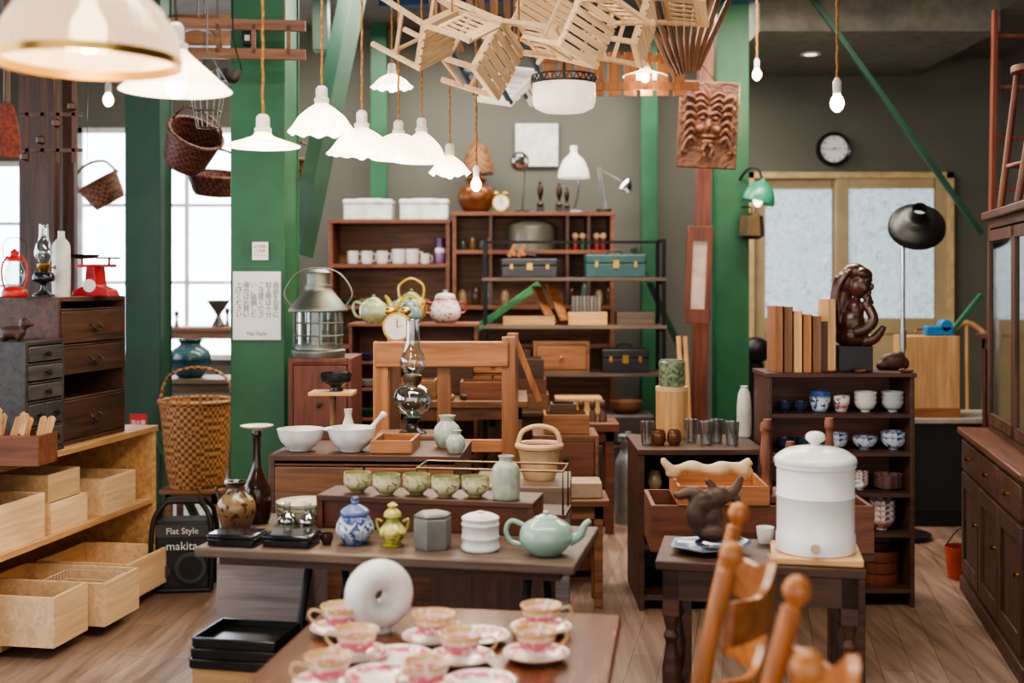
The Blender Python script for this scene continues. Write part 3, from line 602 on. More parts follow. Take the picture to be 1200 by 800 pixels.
# ================= BACK CABINETS =================
D=9.2
w=142*D/F; top=Z(257,D)
c1=(X(456,D),D)
T('display_cabinet','dark brown open wooden shelf with cups','cabinet',(c1[0],c1[1],0),shelfU(w,.4,top,[Z(404,D),Z(358,D),Z(309,D)],W('cherry',0),.03,backm=W('mid',0)))
for px in(433,498):
    b=B().box((0,0,.06),(.37,.25,.12)).box((0,0,.14),(.38,.26,.035)).bx(-.1,.1,-.02,.02,.155,.17)
    T('ceramic_container','white lidded rectangular ceramic container','container',(X(px,D+.17),D+.17,top+.001),[('body',b,P((236,236,234),.25),{'bev':.03})],group='white containers on the cabinet')
def mug(R,h,m,hd=True):
    ps=[('body',B().lathe(vessel([(.8,0),(.92,.1),(1,.5),(1,1)],R,h,.004)),m)]
    if hd: ps.append(('handle',B().tube(curve3([(R*.95,0,h*.8),(R*1.5,0,h*.75),(R*1.5,0,h*.3),(R*.95,0,h*.2)]),.005,8),m))
    return ps
zz=Z(309,D)+.001
m0=T('coffee_cup','white porcelain cup on the dark shelf','cup',(X(411,D),D+.12,zz),mug(.045,.1,CER((228,226,220))),group='cups on the dark shelf')
for px in(430,448): dup(m0,(X(px,D+.12),D+.12,zz))
for px in(467,483): dup(m0,(X(px,D+.12),D+.12,zz),s=1.15)
dup(m0,(X(498,D+.12),D+.12,zz),s=.8)
T('coffee_cup','tall purple and white cup on the dark shelf','cup',(X(516,D+.12),D+.12,zz),mug(.042,.2,BAND(.2,[(0,(120,70,130)),(.45,(150,110,160)),(.5,(240,238,240)),(.62,(250,250,250)),(.66,(70,40,90)),(1,(60,36,80))]),False),group='cups on the dark shelf')
bwS=B().lathe(vessel([(.42,0),(.42,.12),(.75,.35),(.95,.75),(1,1)],.06,.05,.003))
for i,px in enumerate((408,430,452,474,496)):
    T('rice_bowl','small glazed bowl on the lower cabinet shelf','bowl',(X(px,D+.12),D+.12,Z(358,D)+.001),[('b',bwS,[CER((60,70,60)),CER((150,140,120)),CER((90,60,44))][i%3])],group='bowls on the lower cabinet shelf')
w=190*D/F; top2=Z(248,D); cx2=X(625,D)
ps=shelfU(w,.42,top2,[Z(404,D),Z(358,D),Z(293,D)],W('cherry',0),.03,backm=W('mid',0))
for px in(575,665,690): ps.append(('divider',B().bx(X(px,D)-cx2-.012,X(px,D)-cx2+.012,.005,.4,Z(358,D),top2-.03),W('dark',2)))
T('display_cabinet','wide dark wooden display cabinet with compartments','cabinet',(cx2,D,0),ps)
for px,hh,cc in((674,.09,(150,40,36)),(683,.09,(60,80,50)),(699,.09,(160,50,40)),(707,.09,(120,36,34))):
    T('wooden_doll','small red painted wooden doll','figurine',(X(px,D+.1),D+.1,Z(293,D)+.001),[('body',B().lathe(solid([(.9,0),(1,.3),(.7,.9),(.4,1)],.024,.08)),P(cc,.4)),('head',B().ell((0,0,.1),(.025,.025,.025)),P((220,190,150),.5))],group='dolls in the cabinet',s=1.1)
for i,px in enumerate((541,552,563,572)):
    T('small_jar','small dark glazed jar in the cabinet','jar',(X(px,D+.12)+.01,D+.12,Z(293,D)+.001),[('j',B().lathe(vessel([(.7,0),(1,.3),(.9,.7),(.6,1)],.028,.08+.02*(i%2),.003)),[CER((60,70,66)),CER((110,80,50))][i%2])],group='small jars in the cabinet')
for i,px in enumerate((540,556,572,590,668,684,700,712)):
    T('small_jar','small brown glazed jar on the lower cabinet shelf','jar',(X(px,D+.12)+.01,D+.12,Z(358,D)+.001),[('j',B().lathe(vessel([(.7,0),(1,.35),(.85,.75),(.55,.9),(.6,1)],.036,.12+.03*(i%3),.003)),[CER((150,130,100)),CER((70,50,40)),CER((90,110,100))][i%3])],group='glazed jars on the lower cabinet shelf')
T('glass_dome','greenish dome shaped cover standing in the cabinet','dome',(X(622,D+.2),D+.2,Z(293,D)+.001),[('g',B().lathe(solid([(1,0),(1,.6),(.92,.85),(.6,1)],.19,.24)),P((104,100,88),.3))])
T('copper_jar','large round brown copper jar with lid','jar',(X(558,D+.2),D+.2,top2+.001),[('body',B().lathe(solid([(.5,0),(.75,.12),(1,.45),(.85,.75),(.5,.86),(.5,.95),(.62,1)],.145,.26)),P((120,72,42),.3,.4)),('lid',B().lathe(solid([(1,0),(.7,.4),(.2,.7),(.25,1)],.09,.06),(0,0,.26)),P((100,60,38),.3,.4))])
T('straw_hood','conical woven straw hood above the copper jar','basket',(X(560,9.75),9.75,Z(204,9.75)),[('b',B().lathe(sm([(.13,0),(.125,.06),(.10,.15),(.055,.24),(.01,.27)])),WICK((150,104,64),(84,54,34),55)),('hook',B().tube([(0,0,.27),(0,.25,.3)],.004),IRON)])
def clockP():
    return [('case',B().cyl((0,.02,.075),.065,.045,28,r=(PI/2,0,0)).ell((-.035,0,.145),(.024,.015,.018)).ell((.035,0,.145),(.024,.015,.018)).cyl((-.04,0,0),.006,.03,8).cyl((.04,0,0),.006,.03,8),BRASS),('dial',B().cyl((0,-.026,.075),.055,.003,28,r=(PI/2,0,0)),P((240,238,225),.5)),('hands',B().beam((0,-.031,.075),(0,-.031,.11),.004,.001).beam((0,-.031,.075),(.025,-.031,.085),.004,.001),INK)]
T('alarm_clock','small brass alarm clock on the cabinet','clock',(X(587,D+.1),D+.1,top2+.001),clockP())
for px,s_ in((633,1),(655,.95),(664,.8)):
    T('trophy','slim dark metal trophy figure on the cabinet','trophy',(X(px,D+.1),D+.06,top2+.001),[('base',B().bx(-.03,.03,-.03,.03,0,.04),BLK),('figure',B().lathe(solid([(.5,0),(1,.1),(.3,.25),(.8,.55),(.6,.8),(.25,.87),(.5,.94),(.0,1)],.03,.2),(0,0,.04)),P((60,44,30),.3,.6))],s=s_)
T('desk_lamp','chrome round headed desk lamp','lamp',(X(612,D+.25),D+.25,top2+.001),[('base',B().cyl((0,0,0),.06,.02,24),BLK),('stem',B().tube([(0,0,.02),(.02,0,.36)],.008),CHROME),('lamp_shade',B().lathe(sm([(.075,0),(.07,.05),(.04,.1),(.015,.12)]),(-.02,-.04,.4),28,(1.2,0,0)),CHROME),('bulb',B().ell((-.02,-.05,.4),(.05,.02,.05)),P((200,210,205),.2))])
T('desk_lamp','white shaded desk lamp with bent arm','lamp',(X(672,D+.25),D+.25,top2+.001),[('base',B().cyl((0,0,0),.07,.02,24),P((220,220,215),.3)),('stem',B().tube(curve3([(0,0,.02),(.04,0,.2),(.02,0,.42),(0,0,.5)]),.008),CHROME),('lamp_shade',B().lathe(sm([(.125,0),(.115,.06),(.08,.14),(.03,.19),(.028,.25)]),(0,-.03,.28),32),MILK((255,250,240),.8))])
T('desk_lamp','silver adjustable spring arm desk lamp','lamp',(X(708,D+.2),D+.2,top2+.001),[('base',B().cyl((0,0,0),.06,.03,24),BLK),('arm',B().tube([(0,0,.03),(-.05,0,.36),(.14,0,.25)],.007).tube([(.015,0,.03),(-.03,0,.36)],.004),CHROME),('lamp_shade',B().lathe([(.06,0),(.05,.05),(.02,.09)],(.16,0,.18),24,(0,.3,0)),CHROME)])
# ================= RACK =================
D=8.3; w=210*D/F; cx=X(673,D)
zs=[Z(437,D),Z(381,D),Z(325,D)]
fr=B()
for sx in(-w/2,w/2):
    for y in(0,.36): fr.bx(sx-.012,sx+.012,y-.012,y+.012,0,Z(280,D))
    fr.bx(sx-.01,sx+.01,0,.36,Z(280,D)-.02,Z(280,D))
    for z in zs: fr.bx(sx-.01,sx+.01,0,.36,z-.045,z-.025)
fr.bx(-w/2,w/2,.35,.37,Z(280,D)-.02,Z(280,D))
ps=[('frame',fr,IRON)]+[('shelf',B().bx(-w/2-.02,w/2+.02,-.02,.38,z-.025,z),W('old',0),{'bev':.002}) for z in zs+[.35]]
T('metal_rack','black metal rack with dark wooden shelves','rack',(cx,D,0),ps)
z3,z2,z1=[z+.001 for z in zs]
def case(px0,px1,py,z,D,d,col_,lab,hm=BRASS):
    w=(px1-px0)*D/F; hh=Z(py,D)-z
    T('metal_case',lab,'case',(X((px0+px1)/2,D),D,z),[('body',B().bx(-w/2,w/2,0,d,0,hh*.6),P(col_,.4),{'bev':.006}),('lid',B().bx(-w/2-.004,w/2+.004,-.004,d+.004,hh*.6,hh),P(col_,.4),{'bev':.01}),('latch',B().bx(-.02,.02,-.01,0,hh*.4,hh*.75),hm),('latch',B().bx(-w*.35-.0,-w*.35+.02,-.008,0,hh*.45,hh*.7),hm),('latch',B().bx(w*.35-.02,w*.35,-.008,0,hh*.45,hh*.7),hm),('handle',B().tube(curve3([(-.05,d/2,hh),(-.04,d/2,hh+.025),(.04,d/2,hh+.025),(.05,d/2,hh)]),.006),BLK)])
case(588,653,303,z1,D,.22,(44,48,54),'black metal case with latches on the rack')
case(687,757,298,z1,D,.22,(44,86,86),'teal metal toolbox with brass crest')
case(706,760,409,z3,D,.22,(30,30,32),'black case with brass latch on the lower rack shelf')
crate('shallow pale wooden tray on the rack',(X(620,D),D+.1,z2),.36,.2,.06,W('honey',0))
crate('small wooden tray on the rack',(X(689,D),D+.1,z2),.27,.2,.09,W('honey',0))
crate('small greyish wooden tray on the rack',(X(745,D),D+.1,z2),.26,.2,.09,W('old',0))
T('drawer_box','single wooden drawer box with knob','box',(X(658,D),D,z3),chest(.39,.3,.22,[(.02,.19,1)],W('mid',0),W('orange',0),BRASS))
crate('dark wooden box on the lower rack shelf',(X(600,D),D+.14,z3),.26,.22,.16,W('dark',0))
for px in(600,611):
    T('wooden_brush','small wooden brush lying on the metal case','brush',(X(px,D+.06),D+.06,Z(297,D)),[('b',B().box((0,0,.02),(.03,.02,.1),(0,.5,0)).box((.01,0,-.0),(.04,.03,.03),(0,.5,0)),W('orange',2),{'bev':.004})])
for i in range(8):
    T('paper_folder','thin pale paper folder standing upright','folder',(X(674,D)+.026*i,D+.25,z2),[('b',B().bx(-.01,.01,-.04,.1,0,.2),P((214,210,200),.6) if i%2 else P((180,186,190),.6))],group='paper folders on the rack')
for a,b_ in(((628,336),(648,379)),((644,332),(662,376))):
    brace(pt(a[0],a[1],8.5),pt(b_[0],b_[1],8.35),.07,.02,'wooden board leaning on the rack shelf',W('orange',0),'wooden_board')
# ================= POTTERY SHELF =================
D=7.2; zt_=Z(379,D)
T('display_shelf','open dark wooden shelf stacked with plates','shelf',(X(484,D),D,0),shelfU(150*D/F,.36,zt_,[.2,.45,.68,.86,1.02],W('cherry',0),.018,back=True))
pl=B().lathe(vessel([(.5,0),(.55,.1),(.9,.7),(1,1)],.075,.018,.003))
pc=[CER((70,120,90)),CER((210,214,205)),CER((90,80,150)),CER((180,120,70)),CER((60,70,80))]
for zi,z in enumerate((.68,.86,1.02)):
    for j in range(4):
        for k_ in range(3):
            T('plate','small glazed plate on the display shelf','plate',(X(484,D)-.27+.18*j,D+.1,z+.001+k_*.012),[('p',pl,pc[(zi+j)%5])],group='plates on the display shelf')
zp=zt_+.001
def teapot(R,h,m,lab,loc,rz=0,knobm=None,spoutl=1.0,bail=False):
    ps=[('body',B().lathe(solid([(.5,0),(.6,.03),(.95,.3),(1,.5),(.88,.75),(.5,.92),(.42,.94)],R,h)),m),
    ('lid',B().lathe(solid([(1,0),(.9,.3),(.4,.7),(.15,.8),(.28,1.1),(.1,1.35)],R*.46,h*.16),(0,0,h*.93)),m),
    ('spout',B().tube(curve3([(-R*.85,0,h*.35),(-R*1.25*spoutl,0,h*.5),(-R*1.45*spoutl,0,h*.78),(-R*1.65*spoutl,0,h*.9)]),[R*.22-R*.13*i/15 for i in range(16)],12),m)]
    if bail: ps.append(('handle',B().tube(curve3([(-R*.7,0,h*.78),(-R*.75,0,h*1.25),(0,0,h*1.5),(R*.75,0,h*1.25),(R*.7,0,h*.78)]),R*.07,8),knobm or m))
    else: ps.append(('handle',B().tube(curve3([(R*.85,0,h*.75),(R*1.3,0,h*.85),(R*1.5,0,h*.6),(R*1.3,0,h*.3),(R*.9,0,h*.22)]),R*.09,8),m))
    return T('teapot',lab,'teapot',loc,ps,rz=rz)
teapot(.085,.15,BAND(.15,[(0,(120,150,110)),(.5,(170,190,160)),(1,(90,130,90))],c2=(210,190,120)),'pale green glazed teapot with painted pattern',(X(438,D+.1),D+.1,zp),rz=PI)
teapot(.1,.18,BAND(.18,[(0,(140,100,20)),(.3,(200,160,30)),(.6,(216,180,60)),(1,(110,120,40))],c2=(70,90,50)),'yellow glazed teapot with arched handle',(X(482,D+.25),D+.25,zp),bail=True,knobm=CER((200,160,50)))
T('lidded_jar','teal grey glazed lidded jar','jar',(X(481,D+.06),D+.06,zp),[('body',B().lathe(solid([(.6,0),(.95,.25),(1,.5),(.8,.85),(.6,1)],.075,.11)),CER((108,134,132))),('lid',B().lathe(solid([(1,0),(.6,.5),(.2,.7),(.25,1)],.055,.045),(0,0,.11)),CER((96,120,120)))])
T('lidded_jar','white and red painted porcelain jar with ears','jar',(X(522,D+.12),D+.12,zp),[('body',B().lathe(solid([(.6,0),(.95,.25),(1,.5),(.8,.85),(.65,1)],.095,.15)),BAND(.15,[(0,(120,30,40)),(.25,(220,210,200)),(.8,(226,218,206)),(1,(150,40,50))],c2=(110,60,70))),('lid',B().lathe(solid([(1,0),(.8,.5),(.2,.7),(.25,1)],.065,.05),(0,0,.15)),CER((200,190,180))),('handle',B().tube(curve3([(.08,0,.12),(.12,0,.12),(.12,0,.07),(.09,0,.06)]),.008),CER((150,60,60))),('handle',B().tube(curve3([(-.08,0,.12),(-.12,0,.12),(-.12,0,.07),(-.09,0,.06)]),.008),CER((150,60,60)))])
# ================= LOOM FRAME =================
D=5.2
def fx_(px): return X(px,D)-X(520,D)
tz=Z(395,D)
lf=[('post',B().bx(fx_(437),fx_(455),0,.06,0,tz-.02),W('orange',2),{'bev':.003}),('post',B().bx(fx_(512),fx_(528),0.02,.07,0,tz-.06),W('orange',2),{'bev':.003}),('post',B().bx(fx_(588),fx_(604),0,.06,0,tz),W('orange',2),{'bev':.003}),
('post',B().bx(fx_(445),fx_(459),.38,.44,0,tz-.02),W('mid',2),{'bev':.003}),('post',B().bx(fx_(594),fx_(608),.38,.44,0,tz),W('mid',2),{'bev':.003}),
('top_board',B().bx(fx_(440),fx_(596),-.015,.06,tz-.13,tz-.02),W('orange',0),{'bev':.006}),('side_rail',B().bx(fx_(445),fx_(455),.06,.38,tz-.1,tz-.05),W('mid',1)),('side_rail',B().bx(fx_(592),fx_(602),.06,.38,tz-.1,tz-.05),W('mid',1)),
('top_rail',B().bx(fx_(446),fx_(602),.39,.43,tz-.12,tz-.05),W('mid',0)),('lower_rail',B().bx(fx_(440),fx_(600),.01,.05,tz-.5,tz-.45),W('orange',0))]
T('wooden_loom','reddish wooden loom frame with thick top board','loom',(X(520,D),D,0),lf)
brace(pt(604,398,5.8),pt(632,470,5.8),.05,.03,'slanted wooden bar leaning on the frame',W('orange',2),'wooden_bar')
T('brass_clock','round brass alarm clock with cream dial','clock',(X(466,5.6),5.6,tz-.049),clockP(),s=1.05)
# mid pile of furniture
D=6.1
T('work_table','old wooden work table covered with boxes','table',(-.27,D+.2,0),tableP(.70,.6,.9,W('mid',0),.035,.06))
def cr(px,D,z,wpx,hpx,d,m,lab,rz=0):
    return crate(lab,(X(px,D),D,z),wpx*D/F,d,hpx*D/F,m,rz=rz)
zt2=.901
cr(487,6.18,zt2,50,22,.2,W('mid',0),'shallow brown wooden tray on the work table')
cr(570,6.18,zt2,60,20,.2,W('cherry',0),'reddish wooden tray on the work table')
cr(520,6.42,zt2,70,34,.2,W('dark',0),'dark wooden box on the work table')
T('drawer_box','small stacked drawer box on the work table','box',(X(578,6.45),6.36,zt2),chest(.26,.2,.22,[(.02,.1,2),(.11,.2,1)],W('mid',0),W('orange',0),BLK))
for i in range(4):
    T('wooden_spool','dark turned wooden tool on the work table','tool',(X(500+14*i,6.02),6.06,zt2+.017),[('t',B().lathe(solid([(1,0),(.5,.15),(.4,.6),(1,.8),(.5,1)],.016,.05),r=(PI/2,0,0)),W('dark' if i%2 else 'orange',2))],group='turned tools on the work table',rz=.1*i)
T('low_drawer_unit','low wooden drawer unit with open compartments','chest',(X(663,5.98),5.98,0),chest(.33,.34,.73,[(.05,.25,1),(.27,.5,1),(.52,.7,1)],W('mid',0),W('cherry',0),BLK))
cr(663,6.15,.731,52,22,.24,W('orange',0),'wooden tray of small tools on a drawer unit')
cr(660,6.15,.745,30,30,.16,W('dark',0),'small dark wooden box inside the tool tray')
T('plank_table','dark plank table between the furniture','table',(X(612,7.35),7.35,0),tableP(.46,.4,.72,W('dark',0)))
for i,(wd_,hh,mm) in enumerate(((.36,.1,'mid'),(.33,.09,'cherry'),(.3,.12,'dark'))):
    crate('flat wooden box in a stack on the plank table',(X(608,7.3),7.35,.721+sum((.1,.09,.12)[:i])+.001*i),wd_,.3,hh,W(mm,0),group='stacked wooden boxes')
# writing-box stack in front of rack, dark low shelf
T('dark_console','dark narrow console loaded with trays','console',(X(560,8.0),7.85,0),tableP(.7,.3,.80,W('dark',0),.03,.04,shelf=.4))
for i,(px,ww,hh,mm) in enumerate(((528,.2,.12,'orange'),(556,.2,.08,'dark'),(586,.18,.1,'mid'))):
    crate('small wooden box on the dark console',(X(px,7.85),7.85,.801),ww*.8,.2,hh,W(mm,0),group='boxes on the dark console')
D=7.25
T('wooden_stool','dark stained square wooden stool with thick seat','stool',(X(690,D),D-.02,0),tableP(.34,.32,.66,W('cherry',0),.05,.05,.03))
for i,px in enumerate((668,681,694,706)):
    T('carved_figure','small dark carved wooden figure on the stool','figurine',(X(px,D-.05),D-.07,.661),[('f',B().lathe(solid([(1,0),(.8,.3),(.5,.55),(.7,.7),(.6,.9),(.2,1)],.028,.13)),W('dark',2))],group='carved figures on the stool')
T('leather_trunk','dark long trunk in front of the metal rack','trunk',(X(710,7.9),7.9,0),[('body',B().bx(-.32,.32,0,.3,0,.42),P((62,54,50),.5),{'bev':.01}),('lid',B().bx(-.325,.325,-.005,.305,.42,.62),P((54,46,44),.5),{'bev':.02}),('latch',B().bx(-.02,.02,-.015,0,.36,.46),BRASS)])
T('wooden_case','flat pale wooden case on the trunk','case',(X(678,7.95),8.0,.621),[('body',B().bx(-.15,.15,-.08,.12,0,.09),W('honey',0),{'bev':.003}),('lid',B().bx(-.155,.155,-.085,.125,.09,.11),W('honey',0),{'bev':.003})])
T('wooden_bowl','shallow wooden bowl on the trunk','bowl',(X(735,7.95),8.03,.621),[('b',B().lathe(vessel([(.6,0),(.9,.4),(1,1)],.11,.08,.006)),W('mid',0))])
T('milk_can','tall galvanised metal milk can','can',(X(736,7.45),7.45,0),[('body',B().lathe(solid([(.95,0),(1,.03),(1,.62),(.6,.78),(.55,.86),(.7,.9),(.7,.94)],.085,.56)),P((160,166,162),.35,.5)),('lid',B().lathe(solid([(1,0),(1,.5),(.3,.6),(.3,1)],.06,.04),(0,0,.525)),P((150,156,152),.4,.5)),('handle',B().tube(curve3([(.05,0,.46),(.10,0,.45),(.10,0,.36),(.08,0,.35)]),.006),IRON),('handle',B().tube(curve3([(-.05,0,.46),(-.10,0,.45),(-.10,0,.36),(-.08,0,.35)]),.006),IRON)])
T('step_bench','low wooden bench with slatted seat','bench',(X(672,5.6),5.6,0),tableP(.32,.28,.5,W('mid',0),.03,.04))
T('paper_box','worn cardboard box on the low bench','box',(X(674,5.6),5.6,.501),[('b',B().bx(-.12,.12,-.09,.09,0,.07),P((160,140,120),.7),{'bev':.004})])
for px,q2 in((798,806),(806,812)):
    brace((X(px,7.6),7.72,Z(395,7.6)),(X(q2,7.6),7.55,.0),.025,.02,'thin pale stick leaning beside the timber post',W('honey',2),'wooden_stick')
# timber post + carving
brace(pt(829,-54,7.8),pt(817,598,7.8),.12,.09,'dark brown timber post beside the green column',W('red',2),'timber_post')
D=7.3; w=70*D/F;h=102*D/F
def carveM():
    m,nt,bs=newmat('carved_wood'); mp=coords(nt,(9,9,9)); n=noise(nt,mp,1,3,3.0); r=ramp(nt,[(.3,(66,36,24)),(.7,(124,76,50))]); nt.links.new(n.outputs['Fac'],r.inputs[0]); nt.links.new(r.outputs[0],bs.inputs['Base Color']); bs.inputs['Roughness'].default_value=.5; bump(nt,bs,n.outputs['Fac'],.8,.02); return m
CV=carveM()
cp=B().bx(-w/2,w/2,0,.03,-h/2,h/2)
rel=B()
for sx in(-1,1):
    for j in range(6):  # swirling mane locks around a face
        z0=.16-.06*j
        rel.tube(curve3([(sx*.075,-.004,z0*.8),(sx*.105,-.02,z0*.8+.03),(sx*.14,-.016,z0+.01),(sx*.15,-.01,z0-.03),(sx*.13,-.004,z0-.03)]),[.013]*21,8)
    for j in range(3): rel.tube(curve3([(sx*.01,-.006,.09+.035*j),(sx*.05,-.02,.12+.035*j),(sx*.09,-.012,.10+.04*j)]),.011,8)
    rel.ell((sx*.038,-.018,.035),(.022,.016,.014)).ell((sx*.05,-.012,-.03),(.03,.02,.028)); rel.tube(curve3([(sx*.008,-.024,.055),(sx*.035,-.032,.07),(sx*.07,-.018,.055)]),.010,8)
    rel.tube(curve3([(sx*.0,-.016,-.115),(sx*.03,-.02,-.15),(sx*.02,-.012,-.2)]),.013,8)
rel.ell((0,-.02,-.01),(.02,.032,.045)).ell((0,-.014,-.075),(.045,.022,.014)).ell((0,-.012,-.11),(.04,.02,.02)).ell((0,-.004,.0),(.085,.02,.11))
T('wood_carving','carved dark wooden face relief hanging on the post','carving',(X(830,D),D,Z(146,D)),[('board',cp,CV,{'bev':.006}),('relief',rel,CV),('hanger',B().tube([(-.05,.02,h/2),(-.01,.3,h/2+.15),(.04,.02,h/2)],.004,6),BLK)],rot=(0,.05,0))
D=7.45; w=30*D/F;h=114*D/F
T('framed_plaque','narrow wooden frame with pale paper inset','plaque',(X(819,D),D,Z(322,D)),[('frame',B().bx(-w/2,w/2,0,.025,-h/2,-h/2+.09).bx(-w/2,w/2,0,.025,h/2-.09,h/2).bx(-w/2,-w/2+.035,0,.025,-h/2+.09,h/2-.09).bx(w/2-.035,w/2,0,.025,-h/2+.09,h/2-.09),W('red',2),{'bev':.003}),('inset',B().bx(-w/2+.035,w/2-.035,.012,.02,-h/2+.09,h/2-.09),P((196,176,160),.7)),('hanger',B().bx(-.01,.01,.02,.3,h/2-.05,h/2-.03),BLK)],rot=(0,.04,0))
# ================= RIGHT BOWL SHELF =================
D=5.5; w=172*D/F; zT=Z(437,D); cx=X(986,D)
lv=[.085,Z(625,D),Z(578,D),Z(530,D),Z(485,D)]
T('bowl_shelf','dark brown wooden shelf filled with bowls','shelf',(cx,D,0),shelfU(w,.32,zT,lv,W('dark',0),.02,backm=W('cherry',0)))
BW=[BAND(.06,[(0,(60,80,130)),(.3,(210,214,220)),(.8,(200,206,214)),(1,(60,84,140))],c2=(50,70,130)),CER((222,218,208)),BAND(.05,[(0,(230,225,215)),(.5,(190,90,70)),(1,(225,215,205))],c2=(70,90,120)),CER((46,58,84)),CER((180,190,186))]
bwl=B().lathe(vessel([(.42,0),(.42,.12),(.75,.35),(.95,.75),(1,1)],.055,.055,.003))
cupB=B().lathe(vessel([(.6,0),(.75,.1),(.95,.5),(1,1)],.038,.075,.003))
bowls={}
def bowl_at(px,z,i,dy=.1,s=1.0,nst=1,cup=False,lab=None,grp='bowls on the dark shelf'):
    labs=['blue and white porcelain bowl','cream glazed bowl','red patterned rice bowl','dark blue bowl','pale grey green bowl']
    for k_ in range(nst):
        key=(i,cup); loc=(X(px,D+dy),D+dy,z+.001+k_*(.022*s if not cup else .06*s))
        if key not in bowls:
            bowls[key]=T('porcelain_cup' if cup else 'rice_bowl',lab or labs[i]+(' cup' if cup else '')+' on the dark shelf','cup' if cup else 'bowl',loc,[('b',cupB if cup else bwl,BW[i])],group=grp); bowls[key].scale=(s,s,s)
        else: dup(bowls[key],loc,s=s)
z=lv[4]
bowl_at(920,z,3,nst=2,s=.62);bowl_at(938,z,3,nst=2,s=.62);bowl_at(961,z,0,cup=True,s=1.3);bowl_at(986,z,2,cup=True,s=1.0);bowl_at(1014,z,1,nst=3,s=.95);bowl_at(1046,z,4,nst=3,s=.95)
z=lv[3]
bowl_at(920,z,3,nst=2,s=.7);bowl_at(945,z,3,nst=1,s=.9);bowl_at(980,z,0,nst=2,s=1.0);bowl_at(1013,z,0,s=1.1);bowl_at(1047,z,0,nst=2,s=1.1)
z=lv[2]
bowl_at(950,z,1,nst=3,s=.9);bowl_at(980,z,3,nst=2,s=.9);bowl_at(1008,z,2,nst=4,s=.7)
pl2=B().lathe(vessel([(.5,0),(.55,.12),(.9,.7),(1,1)],.07,.016,.003))
p0=None
for k_ in range(7):
    loc=(X(1040,D+.12),D+.12,z+.001+k_*.009)
    if not p0: p0=T('plate','red and blue rimmed small plate','plate',loc,[('p',pl2,BW[2])],group='stacked plates on the dark shelf')
    else: dup(p0,loc)
z=lv[1]
bowl_at(1033,z,2,nst=4,s=1.15);bowl_at(995,z,2,nst=2,s=.9);bowl_at(960,z,1,nst=2)
z=lv[0]
for k_,(px,R) in enumerate(((1029,.1),(1029,.098),(1029,.095))):
    T('lacquer_basin','round brown lacquer wooden basin','basin',(X(px,D+.15),D+.15,z+.001+k_*.052),[('t',B().lathe(vessel([(.95,0),(.98,.3),(1,1)],R,.05,.006),n=36),P((112,62,40),.3))],group='lacquer basins on the bottom shelf')
T('lacquer_basin','round brown lacquer wooden basin','basin',(X(965,D+.15),D+.15,z+.001),[('t',B().lathe(vessel([(.95,0),(.98,.3),(1,1)],.1,.06,.006),n=36),P((112,62,40),.3))],group='lacquer basins on the bottom shelf')
zz=zT+.001
hs=[(908,78),(919,77),(930,72),(941,68),(952,66),(961,60),(969,86)]
for i,(px,hp) in enumerate(hs):
    hgt=hp*D/F; b=B().bx(-.018,-.014,-.09,.09,0,hgt).bx(.014,.018,-.09,.09,0,hgt).bx(-.018,.018,-.09,-.084,0,hgt)
    T('book',['tall brown cloth-bound book standing upright','tall tan leather-bound book standing upright'][i%2],'book',(X(px,D+.12),D+.12,zz),[('cover',b,W(['orange','mid','honey','orange','mid','dark','honey'][i],2),{'bev':.002}),('pages',B().bx(-.014,.014,-.084,.086,.004,hgt-.004),P((214,196,166),.8))],group='books on top of the bowl shelf')
D2=D+.14
T('display_block','black square plinth under the bust','plinth',(X(998,D2),D2,zz),[('b',B().bx(-.08,.08,-.07,.07,0,.12),P((26,22,22),.35),{'bev':.003})])
bu=B()
# chest / shoulders, neck, bowed head with veil
bu.ell((-.01,0,.04),(.085,.06,.05)).ell((-.015,0,.10),(.07,.055,.075)).ell((.005,0,.16),(.045,.042,.06))
bu.ell((-.05,.01,.20),(.04,.052,.11),(0,.1,0)).ell((-.035,.01,.29),(.055,.058,.07),(0,.2,0)).ell((0,.01,.335),(.06,.056,.045))
bu.ell((.032,-.0,.275),(.048,.046,.062),(0,.3,0)).ell((.05,0,.33),(.04,.05,.028),(0,.5,0))
bu.ell((.084,0,.268),(.012,.009,.018),(0,.35,0)).ell((.072,0,.300),(.016,.034,.010)).ell((.060,0,.222),(.018,.02,.016)).ell((.076,0,.242),(.010,.016,.006)).ell((.058,-.028,.262),(.018,.014,.02)).ell((.058,.028,.262),(.018,.014,.02))
bu.ell((.066,-.01,.185),(.024,.024,.030)); bu.tube(curve3([(.02,-.05,.06),(.075,-.045,.08),(.10,-.03,.12),(.075,-.015,.175)]),.024,10)
for i in range(4): bu.tube([(.07+.006*i,-.028+.012*i,.19),(.078,-.028+.012*i,.215),(.072,-.026+.012*i,.232)],.0075,8)
bu.tube(curve3([(.05,.0,.02),(.10,0,.035),(.14,0,.09)]),[.034-.002*i for i in range(11)],10)
for j in range(4): bu.tube(curve3([(.0-.02*j,-.052,.345-.01*j),(-.045-.012*j,-.052+.008*j,.28),(-.06-.012*j,-.04+.01*j,.2),(-.05-.01*j,-.045+.01*j,.1)]),.010,8)
T('carved_bust','dark polished wooden bust of a bowed veiled woman','sculpture',(X(1000,D2),D2,zz+.121),[('bust',bu,P((78,46,34),.28,0,(56,32,24),14),{'rem':.0042})],s=1.02,rz=-.55)
for i,px in enumerate((974,1010,1064)):
    T('wooden_coaster','small round wooden dish on the shelf top','dish',(X(px,D+.0),D+.02,zz),[('d',B().lathe(vessel([(.6,0),(.9,.4),(1,1)],.032,.012,.003)),W('cherry',0))],group='small dishes on the shelf top')
